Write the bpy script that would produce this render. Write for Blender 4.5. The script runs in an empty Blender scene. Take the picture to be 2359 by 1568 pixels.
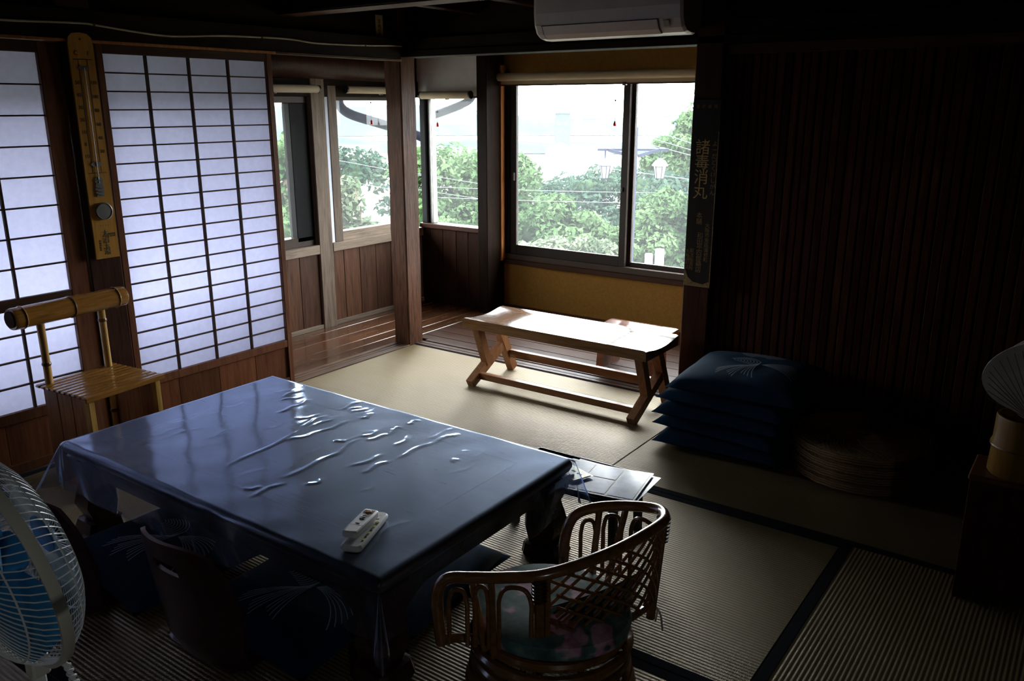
import bpy, bmesh, math, random
import numpy as np
from math import sin, cos, pi, radians, sqrt, hypot
from mathutils import Vector, Matrix

random.seed(7)
SC = bpy.context.scene
COL = SC.collection

# ------------------------------------------------------------------ camera, world, exposure
cam_data = bpy.data.cameras.new('camera')
cam_data.sensor_width = 36.0
cam_data.lens = 29.377
cam_data.clip_start = 0.02
cam_data.clip_end = 3000
cam = bpy.data.objects.new('camera', cam_data)
cam.location = (0, 0, 1.437)
cam.rotation_euler = (radians(74.3), 0, radians(35.55))
COL.objects.link(cam)
SC.camera = cam

world = bpy.data.worlds.new('overcast_sky')
SC.world = world
world.use_nodes = True
wn = world.node_tree.nodes
wbg = wn['Background']
wbg.inputs['Color'].default_value = (0.95, 0.975, 1.0, 1)
wbg.inputs['Strength'].default_value = 20.0

SC.view_settings.view_transform = 'Standard'
SC.view_settings.look = 'None'
SC.view_settings.exposure = 0.0
SC.view_settings.gamma = 1.0
SC.view_settings.use_curve_mapping = False
try:
    SC.cycles.max_bounces = 12
    SC.cycles.diffuse_bounces = 5
    SC.cycles.glossy_bounces = 4
    SC.cycles.transparent_max_bounces = 24
    SC.cycles.transmission_bounces = 6
    SC.cycles.volume_bounces = 1
    SC.cycles.sample_clamp_indirect = 6.0
    SC.cycles.caustics_reflective = False
    SC.cycles.caustics_refractive = False
except Exception:
    pass

# ------------------------------------------------------------------ mesh helpers
class MB:
    def __init__(s):
        s.v = []; s.f = []
    def add(s, vs, fs):
        o = len(s.v)
        s.v.extend([tuple(p) for p in vs])
        s.f.extend([tuple(i + o for i in q) for q in fs])
        return s
    def box(s, x0, x1, y0, y1, z0, z1, ch=0.0):
        c = ((x0 + x1) / 2, (y0 + y1) / 2, (z0 + z1) / 2)
        h = (abs(x1 - x0) / 2, abs(y1 - y0) / 2, abs(z1 - z0) / 2)
        if ch <= 0:
            vs = [(c[0] + a * h[0], c[1] + b * h[1], c[2] + d * h[2]) for a in (-1, 1) for b in (-1, 1) for d in (-1, 1)]
            return s.add(vs, [(0, 1, 3, 2), (4, 6, 7, 5), (0, 4, 5, 1), (2, 3, 7, 6), (0, 2, 6, 4), (1, 5, 7, 3)])
        ch = min(ch, min(h) * 0.9)
        key = {}; vs = []
        cs = [(a, b, d) for a in (-1, 1) for b in (-1, 1) for d in (-1, 1)]
        for k in cs:
            for ax in range(3):
                key[(k, ax)] = len(vs)
                vs.append(tuple(c[i] + k[i] * (h[i] if i == ax else h[i] - ch) for i in range(3)))
        fs = []
        for ax in range(3):
            o1, o2 = [i for i in range(3) if i != ax]
            for sg in (-1, 1):
                q = []
                for a, b in ((-1, -1), (1, -1), (1, 1), (-1, 1)):
                    k = [0, 0, 0]; k[ax] = sg; k[o1] = a; k[o2] = b
                    q.append(key[(tuple(k), ax)])
                fs.append(tuple(q))
            for a in (-1, 1):
                for b in (-1, 1):
                    k1 = [0, 0, 0]; k1[ax] = -1; k1[o1] = a; k1[o2] = b
                    k2 = list(k1); k2[ax] = 1
                    k1 = tuple(k1); k2 = tuple(k2)
                    fs.append((key[(k1, o1)], key[(k2, o1)], key[(k2, o2)], key[(k1, o2)]))
        for k in cs:
            fs.append((key[(k, 0)], key[(k, 1)], key[(k, 2)]))
        return s.add(vs, fs)
    def bar(s, p, q, w, h, side=(0, 0, 1), ext=0.0):
        """square-section bar from p to q; w across, h along 'side'"""
        p = Vector(p); q = Vector(q); d = (q - p).normalized()
        p = p - d * ext; q = q + d * ext
        u = Vector(side); u = (u - d * u.dot(d)).normalized(); t = d.cross(u)
        vs = []
        for e in (p, q):
            for a, b in ((-1, -1), (1, -1), (1, 1), (-1, 1)):
                vs.append(e + t * (a * w / 2) + u * (b * h / 2))
        return s.add(vs, [(0, 1, 2, 3), (7, 6, 5, 4), (0, 4, 5, 1), (1, 5, 6, 2), (2, 6, 7, 3), (3, 7, 4, 0)])
    def tube(s, pts, r, n=8, closed=False, caps=True):
        P = [Vector(p) for p in pts]; m = len(P)
        R = r if isinstance(r, (list, tuple)) else [r] * m
        T = []
        for i in range(m):
            a = P[(i - 1) % m] if (closed or i > 0) else P[i]
            b = P[(i + 1) % m] if (closed or i < m - 1) else P[i]
            T.append((b - a).normalized())
        u = T[0].orthogonal().normalized()
        rings = []
        for i in range(m):
            u = (u - T[i] * u.dot(T[i]))
            u = u.normalized() if u.length > 1e-6 else T[i].orthogonal().normalized()
            w = T[i].cross(u)
            rings.append([P[i] + (u * cos(2 * pi * k / n) + w * sin(2 * pi * k / n)) * R[i] for k in range(n)])
        return s.loft(rings, closed_path=closed, caps=caps and not closed)
    def loft(s, rings, closed_path=False, caps=True):
        n = len(rings[0]); m = len(rings)
        vs = [p for r in rings for p in r]; fs = []
        for i in range(m if closed_path else m - 1):
            a = i * n; b = ((i + 1) % m) * n
            for k in range(n):
                fs.append((a + k, a + (k + 1) % n, b + (k + 1) % n, b + k))
        if caps:
            fs.append(tuple(range(n))[::-1]); fs.append(tuple(range((m - 1) * n, m * n)))
        return s.add(vs, fs)
    def lathe(s, prof, c=(0, 0, 0), n=32):
        """prof: (radius, z) pairs, closed at both ends by caps"""
        return s.loft([[(c[0] + r * cos(2 * pi * k / n), c[1] + r * sin(2 * pi * k / n), c[2] + z) for k in range(n)] for r, z in prof])
    def prism(s, poly, axis, a0, a1):
        def put(p, a):
            if axis == 'x': return (a, p[0], p[1])
            if axis == 'y': return (p[0], a, p[1])
            return (p[0], p[1], a)
        n = len(poly)
        vs = [put(p, a0) for p in poly] + [put(p, a1) for p in poly]
        fs = [tuple(range(n))[::-1], tuple(range(n, 2 * n))]
        for k in range(n):
            fs.append((k, (k + 1) % n, n + (k + 1) % n, n + k))
        return s.add(vs, fs)
    def grid(s, fn, nu, nv):
        vs = [fn(i / nu, j / nv) for j in range(nv + 1) for i in range(nu + 1)]
        w = nu + 1
        fs = [(j * w + i, j * w + i + 1, (j + 1) * w + i + 1, (j + 1) * w + i) for j in range(nv) for i in range(nu)]
        return s.add(vs, fs)
    def sphere(s, c, r, nu=12, nv=8):
        rx, ry, rz = r if isinstance(r, (tuple, list)) else (r, r, r)
        rings = []
        for j in range(1, nv):
            a = -pi / 2 + pi * j / nv
            rings.append([(c[0] + rx * cos(a) * cos(2 * pi * k / nu), c[1] + ry * cos(a) * sin(2 * pi * k / nu), c[2] + rz * sin(a)) for k in range(nu)])
        return s.loft(rings)
    def mesh(s, name, mat, smooth=False, normals=True):
        me = bpy.data.meshes.new(name)
        me.from_pydata(s.v, [], s.f)
        if normals:
            bm = bmesh.new(); bm.from_mesh(me)
            bmesh.ops.recalc_face_normals(bm, faces=bm.faces)
            bm.to_mesh(me); bm.free()
        if smooth:
            me.polygons.foreach_set('use_smooth', [True] * len(me.polygons))
            try: me.set_sharp_from_angle(angle=0.7)
            except Exception: pass
        if mat: me.materials.append(mat)
        return me
    def build(s, name, mat, parent=None, smooth=False, normals=True, label=None, kind=None):
        o = bpy.data.objects.new(name, s.mesh(name, mat, smooth, normals))
        COL.objects.link(o)
        if parent: o.parent = parent
        if label: o['label'] = label
        if kind: o['kind'] = kind
        return o

def tag(o, label, cat, group=None):
    o['label'] = label; o['category'] = cat
    if group: o['group'] = group
    return o
def thing(name, label, cat, loc=(0, 0, 0), rz=0.0, group=None):
    o = bpy.data.objects.new(name, None); o.empty_display_size = 0.1
    COL.objects.link(o); o.location = loc; o.rotation_euler = (0, 0, rz)
    return tag(o, label, cat, group)
def setting(name, loc=(0, 0, 0)):
    o = bpy.data.objects.new(name, None); o.empty_display_size = 0.1
    COL.objects.link(o); o.location = loc; o['kind'] = 'structure'
    return o
def inst(src, parent, loc=(0, 0, 0), rot=None, name=None):
    o = src.copy(); COL.objects.link(o); o.parent = parent; o.location = loc
    if rot: o.rotation_euler = rot
    return o
def copy_tree(o, loc, rz, label, group=None, parent=None):
    c = o.copy(); COL.objects.link(c)
    if parent is None:
        c.location = loc; c.rotation_euler = (0, 0, rz); c['label'] = label
        if group: c['group'] = group
    else:
        c.parent = parent
    for ch in list(o.children):
        copy_tree(ch, None, 0, None, None, c)
    return c
def spline(pts, n=8, closed=False):
    P = [Vector(p) for p in pts]; m = len(P); out = []
    for i in range(m if closed else m - 1):
        a = P[(i - 1) % m] if (closed or i > 0) else P[i]
        b = P[i]; c = P[(i + 1) % m]
        d = P[(i + 2) % m] if (closed or i + 2 < m) else P[(i + 1) % m]
        for k in range(n):
            t = k / n
            out.append(0.5 * ((2 * b) + (c - a) * t + (2 * a - 5 * b + 4 * c - d) * t * t + (3 * b - a - 3 * c + d) * t ** 3))
    if not closed: out.append(P[-1])
    return out
def text(body, size, mat, parent, loc, rot, name='lettering', ext=0.0004, spacing=1.0, label=None):
    cu = bpy.data.curves.new('t', 'FONT'); cu.body = body; cu.size = size; cu.extrude = ext
    cu.align_x = 'CENTER'; cu.align_y = 'CENTER'; cu.space_line = spacing; cu.resolution_u = 3
    ob = bpy.data.objects.new('t', cu); COL.objects.link(ob)
    bpy.context.view_layer.update()
    dg = bpy.context.evaluated_depsgraph_get()
    me = bpy.data.meshes.new_from_object(ob.evaluated_get(dg))
    bpy.data.objects.remove(ob); bpy.data.curves.remove(cu)
    me.materials.clear(); me.materials.append(mat)
    o = bpy.data.objects.new(name, me); COL.objects.link(o)
    o.parent = parent; o.location = loc; o.rotation_euler = rot
    if label: o['label'] = label
    return o

# ------------------------------------------------------------------ materials
class NT:
    def __init__(s, name):
        s.m = bpy.data.materials.new(name); s.m.use_nodes = True
        s.t = s.m.node_tree; s.n = s.t.nodes; s.b = s.n['Principled BSDF']; s.out = s.n['Material Output']
    def node(s, t, **kw):
        n = s.n.new(t)
        for k, v in kw.items(): setattr(n, k, v)
        return n
    def link(s, a, b): s.t.links.new(a, b)
    def val(s, n, i, v):
        n.inputs[i].default_value = v
    def math(s, op, a, b=None, c=None):
        n = s.node('ShaderNodeMath', operation=op)
        for i, x in enumerate((a, b, c)):
            if x is None: continue
            if isinstance(x, (int, float)): n.inputs[i].default_value = x
            else: s.link(x, n.inputs[i])
        return n.outputs[0]
    def coords(s, scale=(1, 1, 1), kind='Object', rand=True):
        tc = s.node('ShaderNodeTexCoord'); mp = s.node('ShaderNodeMapping')
        mp.inputs['Scale'].default_value = scale
        s.link(tc.outputs[kind], mp.inputs['Vector'])
        if rand:
            oi = s.node('ShaderNodeObjectInfo')
            v = s.node('ShaderNodeVectorMath', operation='SCALE')
            v.inputs[0].default_value = (13.7, 7.3, 21.1)
            s.link(oi.outputs['Random'], v.inputs['Scale'])
            s.link(v.outputs[0], mp.inputs['Location'])
        return mp.outputs[0]
    def noise(s, vec, scale=5, detail=4, rough=0.55, dist=0.0):
        n = s.node('ShaderNodeTexNoise')
        n.inputs['Scale'].default_value = scale; n.inputs['Detail'].default_value = detail
        n.inputs['Roughness'].default_value = rough; n.inputs['Distortion'].default_value = dist
        s.link(vec, n.inputs['Vector']); return n.outputs['Fac']
    def ramp(s, fac, stops):
        r = s.node('ShaderNodeValToRGB'); e = r.color_ramp.elements
        while len(e) < len(stops): e.new(0.5)
        for i, (p, c) in enumerate(stops):
            e[i].position = p; e[i].color = (c[0], c[1], c[2], 1)
        s.link(fac, r.inputs[0]); return r.outputs[0]
    def mix(s, fac, a, b, mode='MIX'):
        n = s.node('ShaderNodeMix', data_type='RGBA', blend_type=mode)
        for sock, x in ((n.inputs[0], fac), (n.inputs[6], a), (n.inputs[7], b)):
            if isinstance(x, (int, float)): sock.default_value = x
            elif isinstance(x, tuple): sock.default_value = (x[0], x[1], x[2], 1)
            else: s.link(x, sock)
        return n.outputs[2]
    def bump(s, h, dist=0.002, strength=1.0):
        b = s.node('ShaderNodeBump'); b.inputs['Distance'].default_value = dist; b.inputs['Strength'].default_value = strength
        s.link(h, b.inputs['Height']); s.link(b.outputs[0], s.b.inputs['Normal']); return b.outputs[0]
    def col(s, x):
        if isinstance(x, tuple): s.b.inputs['Base Color'].default_value = (x[0], x[1], x[2], 1)
        else: s.link(x, s.b.inputs['Base Color'])
    def rough(s, x):
        if isinstance(x, (int, float)): s.b.inputs['Roughness'].default_value = x
        else: s.link(x, s.b.inputs['Roughness'])
    def spec(s, x): s.b.inputs['Specular IOR Level'].default_value = x

def plain(name, c, rough=0.5, metal=0.0, var=0.12, scale=18, spec=0.5, bump=0.0):
    t = NT(name)
    f = t.noise(t.coords(), scale, 3)
    t.col(t.ramp(f, [(0.3, tuple(x * (1 - var) for x in c)), (0.7, tuple(min(1, x * (1 + var)) for x in c))]))
    t.rough(rough); t.b.inputs['Metallic'].default_value = metal; t.spec(spec)
    if bump: t.bump(f, bump)
    return t.m
def wood(name, dark, light, rough=0.45, axis='x', grain=1.0, spec=0.16, coat=0.0, bump=0.0008, vary=0.25, streak=None):
    t = NT(name)
    st = {'x': (1.2, 14, 14), 'y': (14, 1.2, 14), 'z': (14, 14, 1.2)}[axis]
    v = t.coords(tuple(a * grain for a in st))
    f1 = t.noise(v, 2.2, 6, 0.6, 1.4); f2 = t.noise(v, 9, 3, 0.6)
    f = t.math('MULTIPLY_ADD', f2, 0.35, t.math('MULTIPLY', f1, 0.75))
    c = t.ramp(f, [(0.34, dark), (0.52, tuple((a + b) / 2 for a, b in zip(dark, light))), (0.72, light)])
    oi = t.node('ShaderNodeObjectInfo')
    k = t.math('MULTIPLY_ADD', oi.outputs['Random'], 2 * vary, 1 - vary)
    hs = t.node('ShaderNodeHueSaturation'); t.link(k, hs.inputs['Value']); t.link(c, hs.inputs['Color'])
    t.col(hs.outputs[0])
    t.rough(t.math('MULTIPLY_ADD', f2, 0.25, rough - 0.12)); t.spec(spec)
    t.b.inputs['Coat Weight'].default_value = coat; t.b.inputs['Coat Roughness'].default_value = 0.12
    if bump: t.bump(f, bump)
    return t.m
def tatami(name, ridge):
    """ridge 'x': ridges run along x (height varies with y)"""
    t = NT(name)
    g = t.node('ShaderNodeNewGeometry'); sp = t.node('ShaderNodeSeparateXYZ'); t.link(g.outputs['Position'], sp.inputs[0])
    a, b = (sp.outputs[1], sp.outputs[0]) if ridge == 'x' else (sp.outputs[0], sp.outputs[1])
    s1 = t.math('SINE', t.math('MULTIPLY', a, 2 * pi / 0.0128))
    s2 = t.math('SINE', t.math('ADD', t.math('MULTIPLY', b, 2 * pi / 0.0042), t.math('MULTIPLY', s1, 1.4)))
    h = t.math('MULTIPLY_ADD', s2, 0.16, t.math('MULTIPLY_ADD', s1, 0.5, 0.5))
    v = t.coords((3, 90, 1) if ridge == 'x' else (90, 3, 1), 'Object', False)
    n1 = t.noise(v, 1.0, 4); n2 = t.noise(t.coords((1, 1, 1)), 2.2, 3)
    c = t.ramp(t.math('MULTIPLY_ADD', n2, 0.5, t.math('MULTIPLY', n1, 0.5)), [(0.35, (0.26, 0.195, 0.092)), (0.65, (0.38, 0.292, 0.148))])
    c = t.mix(t.math('SMOOTH_MIN', h, 0.6, 0.3), (0.095, 0.072, 0.037), c)
    t.col(c); t.rough(0.36); t.spec(0.75); t.b.inputs['IOR'].default_value = 1.85; t.b.inputs['Specular Tint'].default_value = (1.0, 0.83, 0.58, 1)
    t.bump(h, 0.0012, 1.0)
    return t.m
def fabric(name, c, rough=0.9, sheen=0.0, scale=320, bump=0.0004, var=0.2):
    t = NT(name); v = t.coords(rand=False)
    w = t.node('ShaderNodeTexWave', wave_type='BANDS', bands_direction='DIAGONAL'); w.inputs['Scale'].default_value = scale; w.inputs['Distortion'].default_value = 1.5
    t.link(v, w.inputs['Vector'])
    n = t.noise(v, 9, 4)
    t.col(t.ramp(n, [(0.3, tuple(x * (1 - var) for x in c)), (0.7, tuple(x * (1 + var) for x in c))]))
    t.rough(rough); t.spec(0.12); t.b.inputs['Sheen Weight'].default_value = sheen
    t.bump(w.outputs[0], bump, 0.6); return t.m
def clear_film(name, refl=1.0, rough=0.06, tint=(0.97, 0.98, 1.0), ior=1.45, bumpf=None, broad=None, glc=(1, 1, 1), veil=0.0):
    t = NT(name); t.n.remove(t.b)
    tr = t.node('ShaderNodeBsdfTransparent'); tr.inputs[0].default_value = (*tint, 1)
    gl = t.node('ShaderNodeBsdfGlossy'); gl.inputs['Roughness'].default_value = rough; gl.inputs['Color'].default_value = (*glc, 1)
    fr = t.node('ShaderNodeFresnel'); fr.inputs['IOR'].default_value = ior
    mx = t.node('ShaderNodeMixShader')
    f = t.math('MINIMUM', t.math('MULTIPLY', fr.outputs[0], refl), 0.95)
    go = gl.outputs[0]
    if broad:
        g2 = t.node('ShaderNodeBsdfGlossy'); g2.inputs['Roughness'].default_value = broad[0]; g2.inputs['Color'].default_value = (*glc, 1)
        m2 = t.node('ShaderNodeMixShader'); m2.inputs[0].default_value = broad[1]
        t.link(go, m2.inputs[1]); t.link(g2.outputs[0], m2.inputs[2]); go = m2.outputs[0]
    t.link(f, mx.inputs[0]); t.link(tr.outputs[0], mx.inputs[1]); t.link(go, mx.inputs[2])
    res = mx.outputs[0]
    if veil:  # translucent share gives the panes a pale veil, imitating glare
        du = t.node('ShaderNodeBsdfTranslucent'); du.inputs[0].default_value = (0.9, 0.95, 1.0, 1)
        m3 = t.node('ShaderNodeMixShader'); m3.inputs[0].default_value = veil
        t.link(res, m3.inputs[1]); t.link(du.outputs[0], m3.inputs[2]); res = m3.outputs[0]
    t.link(res, t.out.inputs['Surface'])
    if bumpf:
        nz = t.noise(t.coords(rand=False), bumpf[0], 3)
        b = t.node('ShaderNodeBump'); b.inputs['Distance'].default_value = bumpf[1]; t.link(nz, b.inputs['Height'])
        t.link(b.outputs[0], gl.inputs['Normal']); t.link(b.outputs[0], fr.inputs['Normal'])
    return t.m
def leafmat(name, c1, c2, trans=0.35):
    t = NT(name); t.n.remove(t.b)
    g = t.node('ShaderNodeNewGeometry')
    n = t.node('ShaderNodeTexNoise'); n.inputs['Scale'].default_value = 1.7; n.inputs['Detail'].default_value = 5
    t.link(g.outputs['Position'], n.inputs['Vector'])
    c = t.ramp(n.outputs['Fac'], [(0.36, c1), (0.64, c2)])
    d = t.node('ShaderNodeBsdfDiffuse'); l = t.node('ShaderNodeBsdfTranslucent'); mx = t.node('ShaderNodeMixShader'); mx.inputs[0].default_value = trans
    t.link(c, d.inputs[0]); t.link(c, l.inputs[0]); t.link(d.outputs[0], mx.inputs[1]); t.link(l.outputs[0], mx.inputs[2])
    t.link(mx.outputs[0], t.out.inputs['Surface']); return t.m

M = {}
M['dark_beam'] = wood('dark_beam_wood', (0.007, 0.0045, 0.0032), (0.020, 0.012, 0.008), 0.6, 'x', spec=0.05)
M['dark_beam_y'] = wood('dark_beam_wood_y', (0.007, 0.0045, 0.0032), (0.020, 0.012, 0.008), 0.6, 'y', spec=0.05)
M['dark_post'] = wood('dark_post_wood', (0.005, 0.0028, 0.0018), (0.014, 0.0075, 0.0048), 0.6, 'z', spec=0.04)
M['red_post'] = wood('red_brown_post_wood', (0.018, 0.007, 0.0045), (0.055, 0.020, 0.011), 0.45, 'z', spec=0.10)
M['corner_post'] = wood('weathered_post_wood', (0.014, 0.0065, 0.004), (0.135, 0.058, 0.031), 0.5, 'z', 1.2, bump=0.004)
M['grey_wood'] = wood('grey_weathered_wood', (0.10, 0.072, 0.052), (0.27, 0.205, 0.155), 0.6, 'z', 1.0, bump=0.002)
M['grey_wood_y'] = wood('grey_weathered_rail_wood', (0.12, 0.09, 0.066), (0.32, 0.25, 0.19), 0.6, 'y', 1.0, bump=0.002)
M['board'] = wood('brown_wall_board_wood', (0.036, 0.0155, 0.0085), (0.11, 0.050, 0.027), 0.55, 'z', 0.9, vary=0.35)
M['board_dark'] = wood('dark_wall_board_wood', (0.017, 0.007, 0.004), (0.040, 0.017, 0.0095), 0.6, 'z', 0.9, spec=0.06)
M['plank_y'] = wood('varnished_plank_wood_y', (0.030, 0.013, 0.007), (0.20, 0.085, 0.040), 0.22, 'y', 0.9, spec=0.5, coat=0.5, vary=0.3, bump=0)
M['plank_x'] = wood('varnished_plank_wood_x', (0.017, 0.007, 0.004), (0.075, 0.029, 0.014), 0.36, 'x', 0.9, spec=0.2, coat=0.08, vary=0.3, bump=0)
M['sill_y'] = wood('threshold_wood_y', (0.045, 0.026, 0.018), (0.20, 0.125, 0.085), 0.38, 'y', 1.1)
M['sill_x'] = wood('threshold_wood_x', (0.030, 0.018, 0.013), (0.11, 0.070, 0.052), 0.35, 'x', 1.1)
M['door_frame'] = wood('door_frame_wood', (0.060, 0.022, 0.011), (0.15, 0.058, 0.028), 0.4, 'z')
M['door_panel'] = wood('door_panel_wood', (0.075, 0.025, 0.011), (0.17, 0.062, 0.027), 0.38, 'z', 0.8)
M['kumiko'] = wood('lattice_wood', (0.030, 0.013, 0.008), (0.075, 0.034, 0.02), 0.5, 'y')
M['slat'] = wood('red_brown_slat_wood', (0.018, 0.0055, 0.0028), (0.062, 0.020, 0.0095), 0.6, 'z', vary=0.35, spec=0.06)
M['ochre'] = plain('ochre_plaster', (0.23, 0.120, 0.026), 0.9, var=0.1, scale=60, spec=0.1, bump=0.0006)
M['white_plaster'] = plain('white_plaster', (0.66, 0.64, 0.66), 0.9, var=0.05, spec=0.1)
M['aluminium'] = plain('bronze_sash_metal', (0.022, 0.014, 0.010), 0.45, 0.0, var=0.1, spec=0.2)
M['aluminium_dark'] = plain('black_sash_metal', (0.008, 0.008, 0.009), 0.6, 0.0, spec=0.1)
M['sash_brown'] = plain('brown_sash_metal', (0.050, 0.032, 0.022), 0.45, 0.0, spec=0.2)
M['ac_white'] = plain('warm_white_plastic', (0.60, 0.54, 0.48), 0.35, var=0.03)
M['vinyl'] = plain('white_vinyl_strip', (0.62, 0.66, 0.72), 0.4)
M['orange_trim'] = wood('orange_trim_wood', (0.24, 0.085, 0.026), (0.46, 0.19, 0.065), 0.45, 'z')
M['red_trim'] = wood('red_trim_wood', (0.03, 0.011, 0.006), (0.065, 0.024, 0.012), 0.4, 'x')
M['blind'] = fabric('cream_blind_fabric', (0.52, 0.44, 0.32), 0.8, 0.1, 900, 0.0001, 0.05)
M['black'] = plain('black_plastic', (0.012, 0.012, 0.014), 0.4)
M['white_plastic'] = plain('white_plastic', (0.60, 0.60, 0.60), 0.38, var=0.04)
M['heri'] = fabric('navy_border_cloth', (0.006, 0.008, 0.015), 0.95, 0.0, 700)
M['tat_x'] = tatami('tatami_rush_x', 'x')
M['tat_y'] = tatami('tatami_rush_y', 'y')
def papermat():
    t = NT('shoji_paper'); t.n.remove(t.b)
    d = t.node('ShaderNodeBsdfDiffuse'); l = t.node('ShaderNodeBsdfTranslucent'); mx = t.node('ShaderNodeMixShader'); mx.inputs[0].default_value = 0.66
    f = t.noise(t.coords((1, 1, 1)), 40, 5)
    c = t.ramp(f, [(0.3, (0.29, 0.30, 0.44)), (0.7, (0.32, 0.33, 0.48))])
    for x in (d, l): t.link(c, x.inputs[0])
    t.link(d.outputs[0], mx.inputs[1]); t.link(l.outputs[0], mx.inputs[2]); t.link(mx.outputs[0], t.out.inputs['Surface']); return t.m
M['paper'] = papermat()
M['glass'] = clear_film('window_glass', 0.2, 0.0, (0.97, 0.985, 0.98), 1.3, veil=0.014)
M['table'] = wood('table_top_wood', (0.028, 0.015, 0.012), (0.070, 0.036, 0.028), 0.32, 'x', 0.8, vary=0.05)
M['table_dark'] = wood('table_leg_wood', (0.022, 0.009, 0.008), (0.055, 0.022, 0.017), 0.3, 'x', 0.8, vary=0.1, coat=0.3)
M['inlay'] = plain('black_inlay', (0.004, 0.004, 0.006), 0.5)
M['vinyl_clear'] = clear_film('clear_vinyl_cloth', 2.9, 0.05, (0.93, 0.95, 0.98), 1.42, (260, 0.00008), (0.50, 0.52), (0.62, 0.75, 1.0))
M['bench'] = wood('bench_top_wood', (0.13, 0.055, 0.019), (0.34, 0.165, 0.062), 0.2, 'x', 1.1, spec=0.6, coat=0.9, vary=0.05, bump=0.0006)
M['bench_leg'] = wood('bench_leg_wood', (0.21, 0.085, 0.034), (0.40, 0.185, 0.080), 0.35, 'z', 1.0, coat=0.2, vary=0.15)
M['bench_rail'] = wood('bench_rail_wood', (0.17, 0.070, 0.030), (0.33, 0.155, 0.068), 0.35, 'x', 1.0, coat=0.2, vary=0.15)
M['stool'] = wood('red_stool_wood', (0.13, 0.045, 0.024), (0.26, 0.10, 0.055), 0.2, 'x', 1.0, coat=0.8, vary=0.1)
M['bamboo'] = wood('lacquered_bamboo', (0.17, 0.068, 0.012), (0.36, 0.165, 0.034), 0.25, 'y', 1.2, coat=0.6, vary=0.08)
M['bamboo_z'] = wood('lacquered_bamboo_z', (0.30, 0.145, 0.028), (0.58, 0.36, 0.10), 0.25, 'z', 0.9, coat=0.6, vary=0.08)
M['bamboo_old'] = wood('aged_bamboo', (0.12, 0.058, 0.008), (0.22, 0.115, 0.020), 0.4, 'z', 0.9, vary=0.05)
M['bamboo_node'] = plain('bamboo_node', (0.12, 0.05, 0.014), 0.3)
M['bamboo_cut'] = plain('bamboo_cut_end', (0.035, 0.016, 0.007), 0.9, spec=0.05)
M['cedar'] = wood('cedar_side_board', (0.16, 0.062, 0.022), (0.36, 0.165, 0.062), 0.4, 'z', 1.0)
M['rattan'] = wood('rattan_cane', (0.085, 0.034, 0.010), (0.26, 0.115, 0.034), 0.22, 'x', 0.6, spec=0.6, coat=0.7, vary=0.1, bump=0)
M['rattan_wrap'] = plain('rattan_binding', (0.040, 0.018, 0.008), 0.35)
M['navy'] = fabric('navy_cushion_cotton', (0.005, 0.015, 0.038), 0.9, 0.0, 500)
M['navy2'] = fabric('teal_cushion_cotton', (0.004, 0.030, 0.066), 0.9, 0.0, 500)
M['stitch'] = plain('pale_stitch', (0.30, 0.36, 0.42), 0.8)
M['lacquer'] = plain('maroon_lacquer', (0.030, 0.008, 0.012), 0.3, var=0.1, spec=0.5)
M['straw'] = plain('straw', (0.27, 0.16, 0.068), 0.8, var=0.25, scale=120, bump=0.001)
M['board_sign'] = wood('black_sign_wood', (0.008, 0.007, 0.006), (0.022, 0.016, 0.011), 0.6, 'z')
M['gold'] = plain('worn_gold_paint', (0.40, 0.24, 0.055), 0.55, var=0.35, scale=90)
M['gold_dim'] = plain('rubbed_gold_paint', (0.20, 0.12, 0.032), 0.6, var=0.45, scale=120)
M['thermo'] = wood('ochre_thermometer_board', (0.34, 0.155, 0.026), (0.52, 0.26, 0.05), 0.4, 'z', 0.8, vary=0.02)
M['ink'] = plain('black_ink', (0.02, 0.013, 0.01), 0.6)
M['red'] = plain('red_glass_bead', (0.65, 0.025, 0.01), 0.2)
M['red_ink'] = plain('red_ink', (0.45, 0.06, 0.03), 0.7)
M['metal'] = plain('dull_metal', (0.30, 0.30, 0.29), 0.35, 0.85)
M['fan_cream'] = plain('cream_fan_plastic', (0.50, 0.47, 0.39), 0.35, var=0.05)
M['fan_wire'] = plain('white_fan_wire', (0.62, 0.62, 0.60), 0.35, 0.1, var=0.05)
def bladem():
    t = NT('translucent_blue_blade'); t.col((0.05, 0.30, 0.62)); t.rough(0.25)
    t.b.inputs['Transmission Weight'].default_value = 0.35; t.b.inputs['IOR'].default_value = 1.2
    return t.m
M['blade'] = bladem()
M['card'] = plain('card_paper', (0.62, 0.60, 0.55), 0.7)
M['menu'] = plain('laminated_menu', (0.52, 0.60, 0.78), 0.14, var=0.25, scale=22, spec=0.7)  # base lightened towards blue to stand in for the window's reflection
M['white_line'] = plain('white_margin', (0.85, 0.86, 0.88), 0.15)
M['yellow'] = plain('yellow_tag', (0.62, 0.58, 0.17), 0.3)
M['grey_pipe'] = plain('grey_downpipe', (0.09, 0.10, 0.13), 0.6, spec=0.1)
M['dark_pipe'] = plain('brown_downpipe', (0.030, 0.034, 0.055), 0.6, spec=0.06)
M['cable'] = plain('cream_cable', (0.42, 0.38, 0.28), 0.6)
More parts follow.
